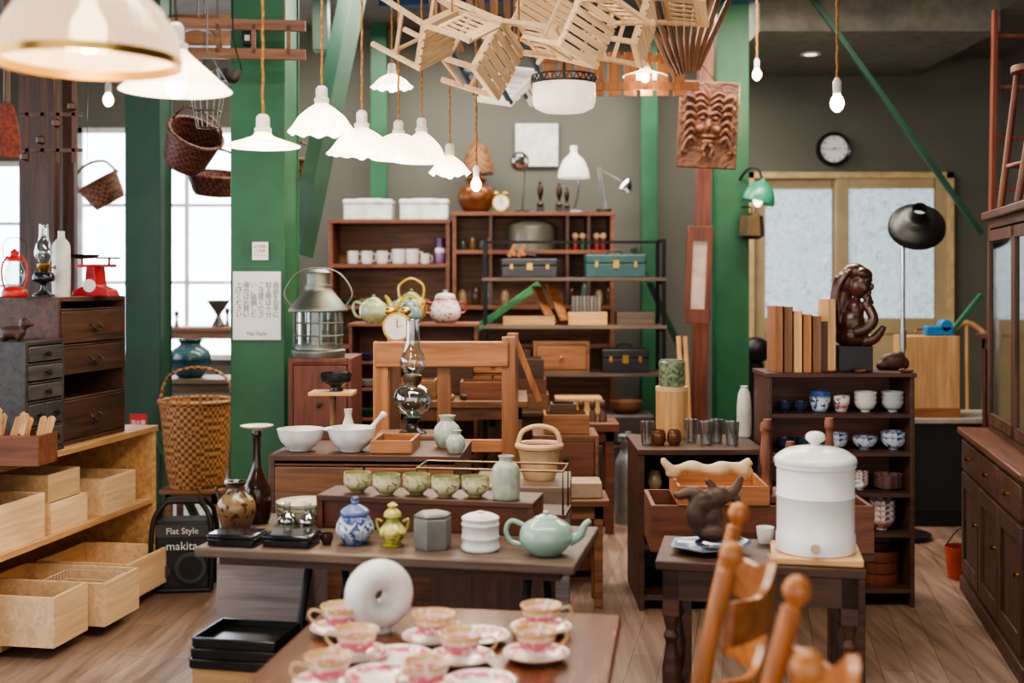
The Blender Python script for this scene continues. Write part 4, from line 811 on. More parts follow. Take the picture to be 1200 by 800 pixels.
T('driftwood_piece','dark rounded driftwood lump','driftwood',(X(1046,D+.2),D+.2,zz),[('d',B().ell((0,0,.04),(.06,.04,.045)).ell((.03,0,.06),(.03,.03,.03)).ell((-.05,0,.02),(.03,.03,.025)).ell((.06,0,.03),(.02,.02,.03)),W('dark',0),{'rem':.007})])
D=7.0
T('studio_lamp','black dish reflector lamp on a chrome stand','lamp',(X(1058,D),D,0),[('base',B().cyl((0,0,0),.16,.03,28),BLK),('pole',B().cyl((0,0,.03),.013,Z(285,D)-.03,12).cyl((0,0,1.1),.02,.12,12),CHROME),
('lamp_shade',B().lathe(sm([(.162,0),(.155,.04),(.105,.08),(.05,.1),(.042,.18)]),(.06,-.06,Z(268,D)),36,(.9,-.25,0)),BLK),('bulb',B().ell((.06,-.07,Z(266,D)),(.045,.045,.045)),P((150,150,150),.2)),('clamp',B().tube([(0,0,Z(285,D)),(.02,0,Z(250,D)),(.06,-.02,Z(262,D))],.01),BLK)])
D=7.3
T('counter_desk','dark counter with pale worktop','counter',(X(1110,D),D,0),[('top',B().bx(-.22,.42,-.02,.5,Z(490,D)-.03,Z(490,D)),P((170,160,146),.5),{'bev':.003}),('body',B().bx(-.2,.4,0,.48,.1,Z(490,D)-.03),P((34,32,34),.5)),('plinth',B().bx(-.19,.39,.03,.46,0,.1),BLK)])
zz=Z(490,D)+.001
T('plywood_box','upright pale plywood box with brass handle','box',(X(1094,D),D+.02,zz),[('body',B().bx(-.17,.17,0,.22,0,.50),W('honey',2),{'bev':.004}),('base_strip',B().bx(-.172,.172,-.004,.0,0,.06),W('orange',0)),('handle',B().tube(curve3([(-.05,.17,.5),(-.04,.17,.53),(.04,.17,.53),(.05,.17,.5)]),.006),BRASS)])
T('tape_dispenser','bright blue plastic tape dispenser on a box','dispenser',(X(1098,D+.1),D+.08,zz+.501),[('b',B().box((0,0,.03),(.17,.07,.06)).cyl((.04,.035,.06),.04,.07,20,r=(PI/2,0,0)),P((30,120,180),.4),{'bev':.008})])
T('rattan_chair','curved rattan armchair beyond the counter','chair',(X(1145,8.6),8.6,0),[('frame',B().tube(curve3([(-.25,-.2,0),(-.25,-.2,.7),(-.2,.1,1.0),(0,.2,1.2),(.2,.1,1.0),(.25,-.2,.7),(.25,-.2,0)]),.02),W('honey',2)),('seat',B().cyl((0,0,.42),.24,.04,28),W('honey',0)),('back_canes',B().tube([(-.1,.14,.44),(-.12,.17,1.1)],.012).tube([(0,.18,.44),(0,.2,1.18)],.012).tube([(.1,.14,.44),(.12,.17,1.1)],.012),W('honey',2)),('leg',B().cyl((-.18,.15,0),.018,.42,10),W('honey',2)),('leg',B().cyl((.18,.15,0),.018,.42,10),W('honey',2))])
T('floor_lantern','dark rounded metal lantern on a post','lantern',(X(886,8.9),8.9,0),[('post',B().cyl((0,0,0),.06,Z(425,8.9),16),BLK),('body',B().ell((0,0,Z(410,8.9)),(.12,.1,.1)),BLK)])
# low cabinet
D=5.45; w=146*D/F; cx=X(822,D); zL=.735
T('low_cabinet','dark low wooden cabinet with open compartments','cabinet',(cx,D,0),shelfU(w,.55,zL,[.07,.3,.53],W('dark',0),.025,backm=W('black',0)))
T('white_jar','white ceramic jar on the low cabinet','jar',(X(872,5.9),5.9,zL+.001),[('b',B().lathe(solid([(.9,0),(1,.1),(1,.6),(.8,.85),(.5,.95),(.55,1)],.035,.25)),P((214,214,208),.3))])
T('round_wood_box','pale yellow wooden cylinder box','box',(X(788,5.85),5.87,zL+.001),[('b',B().cyl((0,0,0),.078,.23,32),W('honey',2)),('lid',B().cyl((0,0,.23),.08,.02,32),W('light',0))])
lt=B().lathe([(0,0),(.062,0),(.065,.01),(.065,.12),(.06,.125)],n=32)
T('glass_canister','greenish crackle glass canister on a wooden box','canister',(X(788,5.85),5.87,zL+.252),[('b',lt,P((130,146,120),.2,0,(70,82,66),60)),('lid',B().cyl((0,0,.122),.06,.008,24),MET((130,130,120),.4))])
gl=B().lathe(vessel([(.75,0),(.78,.05),(1,1)],.035,.11,.002))
g0=None
for i,px in enumerate((758,812,827,842,857)):
    loc=(X(px,5.62),5.6+.08*(i%2),zL+.001)
    lab='small clear drinking glass on the low cabinet'
    if not g0: g0=T('drinking_glass',lab,'glass',loc,[('g',gl,GLASS((235,240,240),.7))],group='drinking glasses on the low cabinet')
    else: dup(g0,loc)
for i,px in enumerate((772,790)):
    T('glazed_jar','brown glazed small jar on the low cabinet','jar',(X(px,5.6),5.6,zL+.001),[('c',B().lathe(vessel([(.7,0),(1,.3),(1,.7),(.8,1)],.033,.07,.004)),CER((96,60,38)))],group='brown jars on the low cabinet')
for i in range(3):
    T('wooden_container','small wooden container in the low cabinet','box',(cx-.17+.17*i,D+.2,.301),[('c',crateB(.13,.2,.12,.008),W('mid',0))],group='containers in the low cabinet')
for i in range(5):
    T('small_jar','small glazed jar in the low cabinet','jar',(cx-.2+.1*i,D+.12,.531),[('j',B().lathe(vessel([(.7,0),(1,.35),(.85,.75),(.6,1)],.036,.09+.02*(i%2),.003)),[CER((150,130,100)),CER((80,60,44)),CER((90,110,100))][i%3])],group='jars in the low cabinet')
# ================= crates behind the front right table =================
D=4.45
T('low_table','low dark table hidden under crates','table',(X(890,D)+.02,D+.05,0),tableP(.74,.4,.52,W('dark',0),.03,.05))
crate('long open wooden crate with dovetail corners',(X(886,D),D+.03,.521),.80,.34,.17,W('cherry',0),rz=-.03,t=.016)
crate('small shallow pale wooden box on the crate',(X(842,D),D+.02,.692),.33,.32,.07,W('orange',0),rz=-.03)
bl=B().tube(curve3([(-.15,0,.03),(-.08,.01,.045),(0,0,.035),(.08,0,.045),(.14,0,.03)]),[.022,.02,.018,.016,.02,.024,.026,.024,.02,.02,.022,.026,.03,.028,.022,.02,.022,.026,.028,.026,.02],12)
bl.tube(curve3([(-.14,0,.03),(-.17,.0,.06),(-.18,0,.08)]),[.02-.001*i for i in range(11)],10).tube(curve3([(.1,0,.04),(.15,0,.07)]),[.018]*6,10).ell((-.14,0,.025),(.03,.02,.022)).ell((.13,0,.025),(.03,.02,.025))
T('driftwood_piece','pale smooth driftwood branch on the box','driftwood',(X(833,D),D+.0,.764),[('d',bl,W('light',0),{'rem':.006})])
inv=[('base',B().bx(-.15,.15,-.11,.11,0,.022),W('mid',0))]
for dx,dy,hh in((-.12,-.06,.28),(-.04,-.08,.2),(.05,-.06,.22),(.12,-.02,.28),(-.1,.08,.25),(.08,.08,.21)):
    inv.append(('leg',B().lathe(solid([(.9,0),(1,.1),(.6,.25),(1,.5),(.7,.8),(1,.88),(.8,1)],.019,hh),(dx,dy,.02)),W('cherry',2)))
inv.append(('crossbar',B().bx(-.13,.13,-.07,-.05,.14,.16),W('cherry',0)))
T('peg_stool','upturned wooden stool with turned posts','stool',(1.065,4.48,.692),inv)
# ================= FRONT RIGHT TABLE =================
R2=-.2; fc=(.75,3.63,R2); zf=.68
T('side_table','dark carved side table with turned legs','table',(fc[0],fc[1],0),tableP(.60,.36,zf,W('dark',0),.028,.05,.02,turned=True,shelf=.15,apron=.09),rz=R2)
q=at(fc,.165,-.04)
T('wooden_board','pale square wooden board under the canister','board',(q[0],q[1],zf+.001),[('b',B().bx(-.13,.13,-.12,.12,0,.02),W('honey',0),{'bev':.004})],rz=R2)
T('water_canister','tall white enamel canister with domed lid','canister',(q[0],q[1],zf+.022),[
('body',B().lathe([(0,0),(.112,0),(.116,.004),(.116,.05),(.113,.055),(.113,.16),(.116,.165),(.113,.17),(.113,.245),(.118,.25),(.118,.262),(0,.262)],n=56),P((236,236,234),.3,0,(230,230,228),3)),
('lid',B().lathe(solid([(1,0),(1,.12),(.95,.3),(.7,.62),(.3,.78),(.2,.82)],.12,.06),(0,0,.262),56),P((236,236,234),.25)),
('knob',B().lathe(solid([(.6,0),(.5,.2),(1,.45),(1,.75),(.6,.95),(.0,1)],.028,.045),(0,0,.308),28),P((236,236,234),.2)),
('tap',B().cyl((0,-.113,.03),.014,.025,14,r=(PI/2,0,0)),P((196,170,150),.4)),
('handle',B().tube(curve3([(.112,-.03,.2),(.13,-.025,.2),(.13,.025,.2),(.112,.03,.2)]),.006),P((210,210,208),.3))],rz=-.25)
q=at(fc,-.14,-.02)
pb=B().lathe(vessel([(.4,0),(.5,.1),(.85,.6),(1,1)],.115,.022,.003),n=6)
T('blue_dish','pale blue hexagonal porcelain dish','dish',(q[0]-.02,q[1],zf+.001),[('d',pb,BAND(.03,[(0,(60,90,140)),(.5,(90,120,160)),(.8,(200,220,224)),(1,(190,210,214))]))],rz=.3)
T('blue_dish','dark blue fluted plate stacked askew','dish',(q[0]+.03,q[1]-.02,zf+.012),[('d',B().lathe(vessel([(.4,0),(.5,.1),(.85,.6),(1,1)],.085,.02,.003),n=40),P((40,66,110),.15,0,(26,42,80),20))],rot=(.03,-.04,0))
dr=B().ell((-.0,0,.03),(.05,.04,.03)).tube(curve3([(-.03,0,.03),(-.045,0,.08),(-.03,.0,.12),(.02,0,.13),(.07,0,.16),(.09,0,.2)]),[.026,.028,.03,.034,.036,.036,.036,.036,.036,.038,.04,.038,.034,.03,.028,.026,.024,.022,.02,.018,.016,.015,.014,.012,.01,.01],10)
dr.ell((-.01,0,.075),(.045,.03,.05)).ell((.02,0,.14),(.04,.03,.03))
dr.tube(curve3([(-.02,0,.12),(-.06,0,.15),(-.1,0,.14),(-.115,0,.15)]),[.028,.028,.027,.026,.024,.02,.018,.017,.016,.014,.014,.012,.01,.01,.009,.008],10).tube(curve3([(.05,0,.15),(.08,0,.12),(.07,0,.09),(.09,0,.07)]),[.02,.018,.016,.015,.014,.013,.012,.012,.012,.012,.011,.01,.009,.009,.008,.008],8).tube(curve3([(0,0,.13),(.0,0,.17),(-.02,0,.19)]),[.018-.001*i for i in range(11)],8)
T('driftwood_sculpture','dark brown gnarled driftwood sculpture on a dish','sculpture',(q[0],q[1],zf+.028),[('d',dr,W('dark',0),{'rem':.005})],s=1.0)
T('cup','small white cup beside the canister','cup',(X(893,3.8),3.75,zf+.001),[('c',B().lathe(vessel([(.7,0),(.9,.4),(1,1)],.028,.05,.003)),CER((235,234,230)))])
# ================= RIGHT SIDEBOARD =================
RR=-PI/2-.21
mx,my=2.05,5.12
def sideboard():
    w=1.45;d=.45;h=.79
    ps=[('body',B().bx(-w/2,w/2,.0,d,.05,h-.03).bx(-w/2-.01,w/2+.01,-.015,d,0,.07),W('dark',0),{'bev':.003}),('top',B().bx(-w/2-.02,w/2+.02,-.025,d+.01,h-.03,h),W('cherry',0),{'bev':.006})]
    for i in range(3):
        x0=-w/2+.03+i*(w-.06)/3; x1=x0+(w-.06)/3-.015
        ps.append(('drawer',B().bx(x0,x1,-.012,.02,.6,.735),W('dark',0),{'bev':.004})); pi=len(ps)-1
        ps.append(('knob',B().lathe([(0,0),(.006,0),(.006,.01),(.014,.018),(0,.024)],((x0+x1)/2,-.012,.67),14,(PI/2,0,0)),BRASS,{'par':pi}))
        b=B().bx(x0,x0+.06,-.012,.02,.1,.58).bx(x1-.06,x1,-.012,.02,.1,.58).bx(x0+.06,x1-.06,-.012,.02,.1,.17).bx(x0+.06,x1-.06,-.012,.02,.51,.58).bx(x0+.06,x1-.06,-.002,.02,.17,.51)
        ps.append(('door',b,W('dark',2),{'bev':.003})); pi=len(ps)-1
        ps.append(('handle',B().lathe([(0,0),(.006,0),(.006,.01),(.014,.018),(0,.024)],(x1-.03,-.012,.4),14,(PI/2,0,0)),BRASS,{'par':pi}))
    return ps
T('sideboard','dark brown panelled sideboard with drawers and doors','sideboard',(mx,my,0),sideboard(),rz=RR)
def hutch():
    W_=1.25;d=.3;h=1.0
    ps=[('body',B().bx(-W_/2,-W_/2+.03,0,d,0,h).bx(W_/2-.03,W_/2,0,d,0,h).bx(-W_/2,W_/2,0,d,h-.04,h).bx(-W_/2,W_/2,0,d,0,.03).bx(-W_/2,W_/2,d-.015,d,0,h).bx(-W_/2,W_/2,.04,d,.48,.5),W('dark',0),{'bev':.003}),('cornice',B().bx(-W_/2-.03,W_/2+.03,-.03,d+.01,h,h+.04),W('dark',0),{'bev':.008})]
    for i in range(2):
        x0=-W_/2+.03+i*(W_-.06)/2;x1=x0+(W_-.06)/2
        ps.append(('door',B().bx(x0,x0+.04,-.01,.015,.04,h-.05).bx(x1-.04,x1,-.01,.015,.04,h-.05).bx(x0,x1,-.01,.015,.04,.09).bx(x0,x1,-.01,.015,h-.1,h-.05),W('dark',2))); pi=len(ps)-1
        ps.append(('pane',B().bx(x0+.04,x1-.04,.0,.004,.09,h-.1),GLASS((190,205,205),.3),{'par':pi}))
    return ps
q=at((mx,my,RR),0,.1)
T('glass_hutch','dark wooden hutch with glazed doors on sideboard','cabinet',(q[0],q[1],.791),hutch(),rz=RR)
def stoolUp(h=.5,w=.3,m=W('red',2)):
    ps=[('seat',B().cyl((0,0,h-.03),w/2,.03,28),m,{'bev':.004})]
    for sx in(-1,1):
        for sy in(-1,1): ps.append(('leg',B().tube([(sx*w*.5,sy*w*.5,0),(sx*w*.3,sy*w*.3,h-.03)],[.016,.014],10),m))
    ps.append(('rungs',B().tube([(-w*.44,-w*.44,h*.3),(w*.44,-w*.44,h*.3),(w*.44,w*.44,h*.3),(-w*.44,w*.44,h*.3)],.009,8,True),m)); return ps
q=at((mx,my,RR),-.2,.25)
T('wooden_stool','reddish wooden stool placed on top of the hutch','stool',(q[0],q[1],1.833),stoolUp(.62,.26,W('red',2)))
q=at((mx,my,RR),.25,.25)
T('wooden_stool','reddish wooden stool placed on top of the hutch','stool',(q[0],q[1],1.833),stoolUp(.5,.28,W('cherry',2)))
lad=B().beam((-.15,0,0),(-.12,0,1.9),.04,.025).beam((.15,0,0),(.12,0,1.9),.04,.025)
for i in range(6): lad.beam((-.145+.004*i,0,.25+.3*i),(.145-.004*i,0,.25+.3*i),.025,.02)
T('wooden_ladder','brown wooden ladder standing on a dark stand','ladder',(X(1190,7.0),7.0,1.19),[('l',lad,W('red',2))],rot=(0,.0,0))
T('plant_stand','dark stand under the ladder near the wall','stand',(X(1190,7.05),7.05,0),tableP(.36,.3,1.19,W('dark',0)))
T('orange_bucket','small orange metal bucket beside the sideboard','bucket',(X(1135,5.95),6.05,.001),[('b',B().lathe(vessel([(.8,0),(1,1)],.08,.16,.003)),P((180,70,40),.4)),('handle',B().tube(curve3([(-.08,0,.16),(0,0,.25),(.08,0,.16)]),.003,6),IRON)])
# ================= SEWING TABLE =================
sc=(-.32,3.565,-.2); zs_=.74
top=B().bx(-.55,.55,-.26,.26,zs_-.028,zs_)
def ironleg():
    b=B().tube(curve3([(0,-.2,.02),(0,-.14,.3),(0,-.2,.5),(0,-.12,.7)]),.012).tube(curve3([(0,.2,.02),(0,.14,.3),(0,.2,.5),(0,.12,.7)]),.012)
    b.tube(curve3([(0,-.15,.3),(0,0,.42),(0,.15,.3)]),.01).tube(curve3([(0,-.18,.52),(0,0,.4),(0,.18,.52)]),.01).tube(curve3([(0,-.18,.15),(0,0,.26),(0,.18,.15)]),.01)
    b.box((0,0,.69),(.04,.34,.025)).box((0,-.2,.012),(.05,.06,.024)).box((0,.2,.012),(.05,.06,.024)).tube([(0,.1*math.cos(a*PI/10),.34+.07*math.sin(a*PI/10)) for a in range(20)],.006,6,True)
    return b
ps=[('top',top,W('old',0),{'bev':.005}),('apron',B().bx(-.5,.5,-.2,.2,zs_-.06,zs_-.028),W('dark',0))]
for x in(-.25,.40):
    b=ironleg(); b.v=[(v[0]+x,v[1],v[2]) for v in b.v]; ps.append(('leg',b,IRON))
wh=B().lathe([(.11,-.008),(.125,-.008),(.125,.008),(.11,.008),(.11,-.008)],(.36,-.0,.3),32,(0,PI/2,0))
for i in range(5):
    a=i*2*PI/5; wh.beam((.36,0,.3),(.36,.115*math.cos(a),.3+.115*math.sin(a)),.01)
ps.append(('treadle_wheel',wh,IRON)); ps.append(('treadle',B().bx(-.2,.2,-.1,.1,.1,.115).tube([(-.25,0,.1),(.40,0,.1)],.01),IRON))
T('sewing_table','weathered wooden table on cast iron treadle legs','table',(sc[0],sc[1],0),ps,rz=sc[2])
crate('grey weathered wooden crate under the table',(X(334,4.2),4.0,0),.30,.26,.6,W('grey',0),t=.02,rz=-.1)
T('drawer_chest','brown wooden chest standing behind the table','chest',(-.52,4.2,0),chest(.68,.42,.888,[(.3,.56,2),(.58,.85,2)],W('dark',0),W('mid',0),BLK),rz=-.06)
T('wooden_chest','greyish wooden chest behind the table','chest',(.03,4.2,0),[('body',B().bx(-.17,.17,0,.35,0,.55),W('grey',0),{'bev':.004}),('lid',B().bx(-.175,.175,-.005,.355,.55,.78),W('old',0),{'bev':.004})],rz=-.06)
q=at(sc,.02,.14)
T('display_riser','dark wooden riser bench for small pottery','riser',(q[0]+.02,q[1],zs_+.001),[('top',B().bx(-.34,.34,-.09,.09,.085,.103),W('dark',0),{'bev':.003}),('side',B().bx(-.34,-.322,-.085,.085,0,.085),W('cherry',0)),('side',B().bx(.322,.34,-.085,.085,0,.085),W('cherry',0)),('front_board',B().bx(-.322,.322,-.07,-.055,0.0,.085),W('cherry',0),{'bev':.002})],rz=sc[2])
def onS(px,dy,z=zs_+.001):
    c,s=math.cos(sc[2]),math.sin(sc[2]); k=(px-600)/F
    x=(k*(sc[1]+c*dy)-sc[0]+s*dy)/(c-k*s)
    q=at(sc,x,dy); return (q[0],q[1],z)
def TS(name,lab,cat,px,dy,parts,z=zs_+.001,rz=0,s=1,group=None): return T(name,lab,cat,onS(px,dy,z),parts,rz=rz,s=s,group=group)
tp=teapot(.075,.105,CER((158,186,172),(138,168,154),6),'pale celadon green teapot with loop handle',onS(640,-.14),rz=PI-.1)
TS('lidded_jar','white ribbed porcelain jar with flat lid','jar',563,-.13,[('body',B().lathe([(0,0),(.05,0),(.055,.006),(.055,.014),(.052,.018),(.052,.034),(.055,.038),(.052,.042),(.052,.07),(.055,.074),(.052,.078),(.052,.086),(0,.086)],n=40),P((226,226,220),.4)),('lid',B().lathe(solid([(1,0),(.98,.3),(.6,.7),(0.2,.75),(.2,1)],.053,.022),(0,0,.087),40),P((226,226,220),.4))])
TS('incense_burner','grey hexagonal pewter pot with pierced lid','pot',507,-.13,[('body',B().lathe([(0,0),(.05,0),(.055,.01),(.055,.085),(.05,.09),(0,.09)],n=6),P((138,140,134),.45,.3)),('lid',B().lathe(solid([(1,0),(1,.4),(.7,.9),(.3,1)],.054,.014),(0,0,.09),6),P((110,112,108),.45,.3))],rz=.3)
TS('gourd_vase','yellow and green glazed miniature lidded vase','vase',460,-.13,[('body',B().lathe(solid([(.7,0),(.75,.03),(.6,.08),(1,.3),(.95,.42),(.5,.6),(.45,.68),(.6,.74)],.040,.115)),BAND(.12,[(0,(170,160,60)),(.4,(200,190,110)),(.7,(150,156,80)),(1,(200,190,120))],c2=(120,130,60))),('lid',B().lathe(solid([(1,0),(.9,.3),(.4,.6),(.6,.8),(.1,1)],.026,.04),(0,0,.085)),CER((190,180,100))),('handle',B().tube(curve3([(.03,0,.07),(.045,0,.075),(.042,0,.05),(.036,0,.045)]),.004),CER((150,150,80))),('handle',B().tube(curve3([(-.03,0,.07),(-.045,0,.075),(-.042,0,.05),(-.036,0,.045)]),.004),CER((150,150,80)))])
TS('ginger_jar','blue and white porcelain jar with lid','jar',416,-.12,[('body',B().lathe(solid([(.6,0),(.62,.05),(1,.4),(1,.6),(.8,.9),(.65,1)],.055,.085)),BAND(.085,[(0,(60,76,130)),(.3,(180,190,204)),(.7,(196,204,212)),(1,(70,90,140))],c2=(60,78,130),thr=.5)),('lid',B().lathe(solid([(1,0),(.95,.3),(.4,.65),(.2,.7),(.3,.95),(.1,1)],.042,.04),(0,0,.085)),BAND(.12,[(0,(60,80,130)),(1,(110,126,166))])),('knob',B().ell((0,0,.128),(.012,.012,.008)),CER((60,76,120)))])
TS('votive_cup','tiny dark brown glazed cup','cup',383,-.15,[('c',B().lathe(vessel([(.7,0),(1,.5),(1,1)],.018,.032,.003)),CER((60,44,34)))])
for px,dy,lab in((278,-.19,'flat black lacquer box with lid'),(342,-.17,'flat black lacquer box standing beside another')):
    TS('lacquer_box',lab,'box',px,dy,[('body',B().bx(-.07,.07,-.05,.05,0,.022),P((20,22,26),.15),{'bev':.004}),('lid',B().bx(-.073,.073,-.053,.053,.022,.035),P((26,28,36),.12),{'bev':.006})],rz=-.2)
TS('pottery_jug','brown mottled glazed jug with short neck','jug',277,-.02,[('body',B().lathe(vessel([(.65,0),(.7,.03),(1,.35),(.95,.6),(.5,.8),(.45,.92),(.6,1)],.058,.15)),BAND(.15,[(0,(60,40,24)),(.4,(110,82,50)),(.7,(124,104,74)),(1,(50,34,22))],c2=(60,44,30))),('handle',B().tube(curve3([(-.03,0,.135),(-.06,0,.13),(-.055,0,.1),(-.05,0,.08)]),.005),CER((60,40,24)))])
TS('tall_bottle','tall dark brown bottle with slender neck','bottle',301,.1,[('b',B().lathe(vessel([(.8,0),(1,.1),(1,.35),(.6,.5),(.3,.65),(.28,.92),(.36,.95),(.34,1)],.045,.29)),P((46,28,20),.15))])
TS('shallow_dish','white shallow ceramic dish on a dark bottle','dish',301,.1,[('d',B().lathe(vessel([(.3,0),(.4,.2),(.9,.7),(1,1)],.052,.015,.003)),CER((215,212,205)))],z=zs_+.293)
for px in(337,361):
    TS('glass_bottle','small clear glass bottle with stopper','bottle',px,.0,[('body',B().lathe(vessel([(.8,0),(1,.1),(1,.5),(.5,.75),(.4,.85),(.5,1)],.028,.075,.002)),GLASS((235,240,232),.5)),('stopper',B().ell((0,0,.083),(.012,.012,.012)),P((190,190,180),.3))],group='small glass bottles')
p0=None
for i in range(4):
    loc=onS(357,.13,zs_+.001+.013*i)
    if not p0: p0=T('plate','cream oval serving plate in a stack','plate',loc,[('p',B().lathe(vessel([(.5,0),(.55,.1),(.9,.6),(1,1)],.09,.03,.003)),CER((205,196,176)))],group='cream plates stacked on the table')
    else: dup(p0,loc)
zr_=zs_+.105
CB=[BAND(.06,[(0,(100,84,60)),(.25,(140,136,96)),(.6,(206,198,168)),(1,(160,158,116))],c2=(140,138,90)),BAND(.06,[(0,(120,100,70)),(.3,(190,182,140)),(.7,(216,206,180)),(1,(140,146,100))],c2=(120,124,84),thr=.58)]
b0=T('tea_bowl','cream and olive glazed tea bowl on the riser','bowl',onS(419,.12,zr_),[('b',B().lathe(vessel([(.5,0),(.5,.08),(.9,.35),(1,.7),(.96,1)],.044,.062,.004)),CB[0])],group='glazed tea bowls on the riser')
b1=T('tea_bowl','pale flower painted tea bowl on the riser','bowl',onS(453,.1,zr_),[('b',B().lathe(vessel([(.5,0),(.5,.08),(.9,.35),(1,.7),(.96,1)],.044,.062,.004)),CB[1])],group='glazed tea bowls on the riser')
dup(b0,onS(488,.12,zr_));dup(b1,onS(522,.1,zr_));dup(b1,onS(557,.12,zr_),label='pale glazed tea bowl at the end of the riser')
TS('ceramic_bottle','grey green speckled ceramic bottle','bottle',593,.1,[('b',B().lathe(vessel([(.85,0),(1,.08),(1,.6),(.85,.78),(.5,.88),(.5,.95),(.58,1)],.042,.13)),P((168,174,158),.35,0,(140,148,134),40))],z=zr_)
wf=B()
for y in(-.08,.08): wf.tube([(-.24,y,0),(-.24,y,.15),(.24,y,.15),(.24,y,0)],.004,8)
wf.tube([(-.24,-.08,.15),(-.24,.08,.15)],.004).tube([(.24,-.08,.15),(.24,.08,.15)],.004)
T('wire_stand','thin bronze wire display stand','stand',(X(578,3.95),3.95,.741),[('w',wf,MET((120,100,70),.4)),('tray',B().bx(-.25,.25,-.09,.09,-.0,.012),W('dark',0))],rz=-.15,s=1.0)
T('tray_pedestal','narrow dark pedestal box under the wire stand','pedestal',(X(578,3.95),3.97,0),[('b',B().bx(-.2,.2,-.07,.07,0,.738),W('dark',2),{'bev':.003})],rz=-.15)
for i,px in enumerate((530,548,566,584,602)):
    T('small_cup','small dark glazed cup under the wire stand','cup',(X(px,3.97),3.99-.02*i*.2,.754),[('c',B().lathe(vessel([(.7,0),(1,.5),(.95,1)],.022,.05,.003)),[CER((80,60,44)),CER((150,150,130))][i%2])],group='small cups under the wire stand')
T('woven_basket','tan leather basket with handle on the chest','basket',(.10,4.37,.781),basketP(.075,.12,P((206,170,132),.6),True))
zb=.889
T('mortar_bowl','white ceramic mixing bowl','bowl',(X(350,4.3),4.34,zb),[('b',B().lathe(vessel([(.45,0),(.5,.08),(.85,.45),(1,1)],.085,.078,.005)),P((228,228,224),.3))])
T('mortar_bowl','white ceramic mortar bowl holding a pestle','bowl',(X(409,4.25),4.32,zb),[('body',B().lathe(vessel([(.45,0),(.5,.08),(.85,.45),(1,1)],.088,.085,.006)),P((234,234,230),.3)),('spout',B().ell((-.085,0,.078),(.018,.02,.008)),P((230,230,226),.3))])
T('pestle','white ceramic pestle leaning in the mortar','pestle',(X(416,4.25),4.32,zb+.03),[('p',B().lathe(solid([(1,0),(1,.15),(.5,.35),(.45,.8),(.65,.95),(.3,1)],.02,.15)),P((226,226,222),.3))],rot=(.1,.75,0))
T('small_bottle','cream ceramic bottle with narrow neck','bottle',(X(405,4.45),4.52,zb),[('b',B().lathe(vessel([(.8,0),(1,.3),(.6,.6),(.4,.8),(.5,1)],.033,.13)),CER((206,200,186)))])
for px,dd,s_ in((524,4.42,.9),(534,4.27,.62)):
    T('ceramic_vase','grey green ceramic vase with flared neck','vase',(X(px,dd),dd,zb),[('v',B().lathe(vessel([(.7,0),(1,.3),(.95,.6),(.55,.8),(.5,.85),(.65,1)],.055,.13)),P((176,188,172),.3,0,(140,154,138),30))],s=s_)
crate('shallow wooden tray with small tools on the chest',(X(462,4.3),4.36,zb),.15,.22,.045,W('orange',0),rz=-.06)
T('wooden_box','wooden crate holding the oil lamp','box',(X(483,4.8),4.84,.0),[('body',B().bx(-.14,.14,-.1,.1,0,.86),W('mid',0),{'bev':.004}),('lid',B().bx(-.145,.145,-.105,.105,.86,.89),W('mid',0),{'bev':.004})])
T('oil_lamp','clear glass oil lamp with tall chimney','lamp',(X(483,4.8),4.82,.891),[
('base',B().lathe(solid([(1,0),(.9,.1),(.5,.3),(.35,.6),(.5,.8),(.7,1)],.055,.06)),P((60,56,48),.3,.5)),
('font',B().lathe(sm([(.02,.06),(.06,.09),(.075,.13),(.06,.17),(.025,.19)])),GLASS((200,216,216),.5)),
('burner',B().lathe([(0,.185),(.025,.185),(.035,.2),(.036,.22),(.03,.225),(0,.225)]),MET((120,110,90),.4)),
('chimney',B().lathe(sm([(.03,.225),(.045,.25),(.05,.28),(.035,.32),(.027,.37),(.026,.43),(.028,.435)])),GLASS((232,238,238),.4))],s=1.05)
# ================= stool & black trays =================
D=3.35
T('wooden_crate','light wooden crate stand under lacquer trays','crate',(X(285,D),D+.02,0),[('b',crateB(.22,.2,.44,.014),W('honey',0))],rz=-.2)
for i in range(3):
    T('lacquer_tray','black lacquer rectangular tray','tray',(X(289,D)+.002*i,D+.0,.441+.029*i),[('t',crateB(.25-.004*i,.2,.026,.006),P((20,20,22),.2),{'bev':.003})],rz=-.2,group='stacked black lacquer trays')
# ================= TEACUP TABLE =================
tc=(-.185,2.28,-.14); zq=.70
T('tea_table','glossy reddish brown wooden dining table','table',(tc[0],tc[1],0),tableP(.72,1.3,zq,W('cherry',1,.2),.03,.06,.08),rz=tc[2])
T('ring_vase','round white ball shaped vase with small hole','vase',on(444,742,zq+.001,.02),[
 ('body',B().lathe([(.046+.034*math.cos(a),.042*math.sin(a)) for a in [PI-2*PI*i/24 for i in range(25)]],(0,0,.083),48,(PI/2,0,0)).cyl((0,0,0),.03,.010,20),P((236,236,234),.35))],rz=.45)
def teacup():
    R=.045;h=.052
    c1=(214,112,130)
    bm=BAND(h,[(0,(238,228,218)),(.35,(240,233,228)),(.42,c1),(.8,c1),(.86,(238,228,218)),(1,(212,178,120))],c2=(244,235,226),thr=.58,nsc=70)
    return [('cup_body',B().lathe(vessel([(.45,0),(.42,.08),(.75,.3),(.88,.6),(1.05,1)],R,h,.0025),(0,0,.008),36),bm),
    ('handle',B().tube(curve3([(R*.9,0,h*.85),(R*1.5,0,h*.95),(R*1.6,0,h*.6),(R*1.1,0,h*.3),(R*.75,0,h*.35)]),.003,8),CER((224,200,150)))]
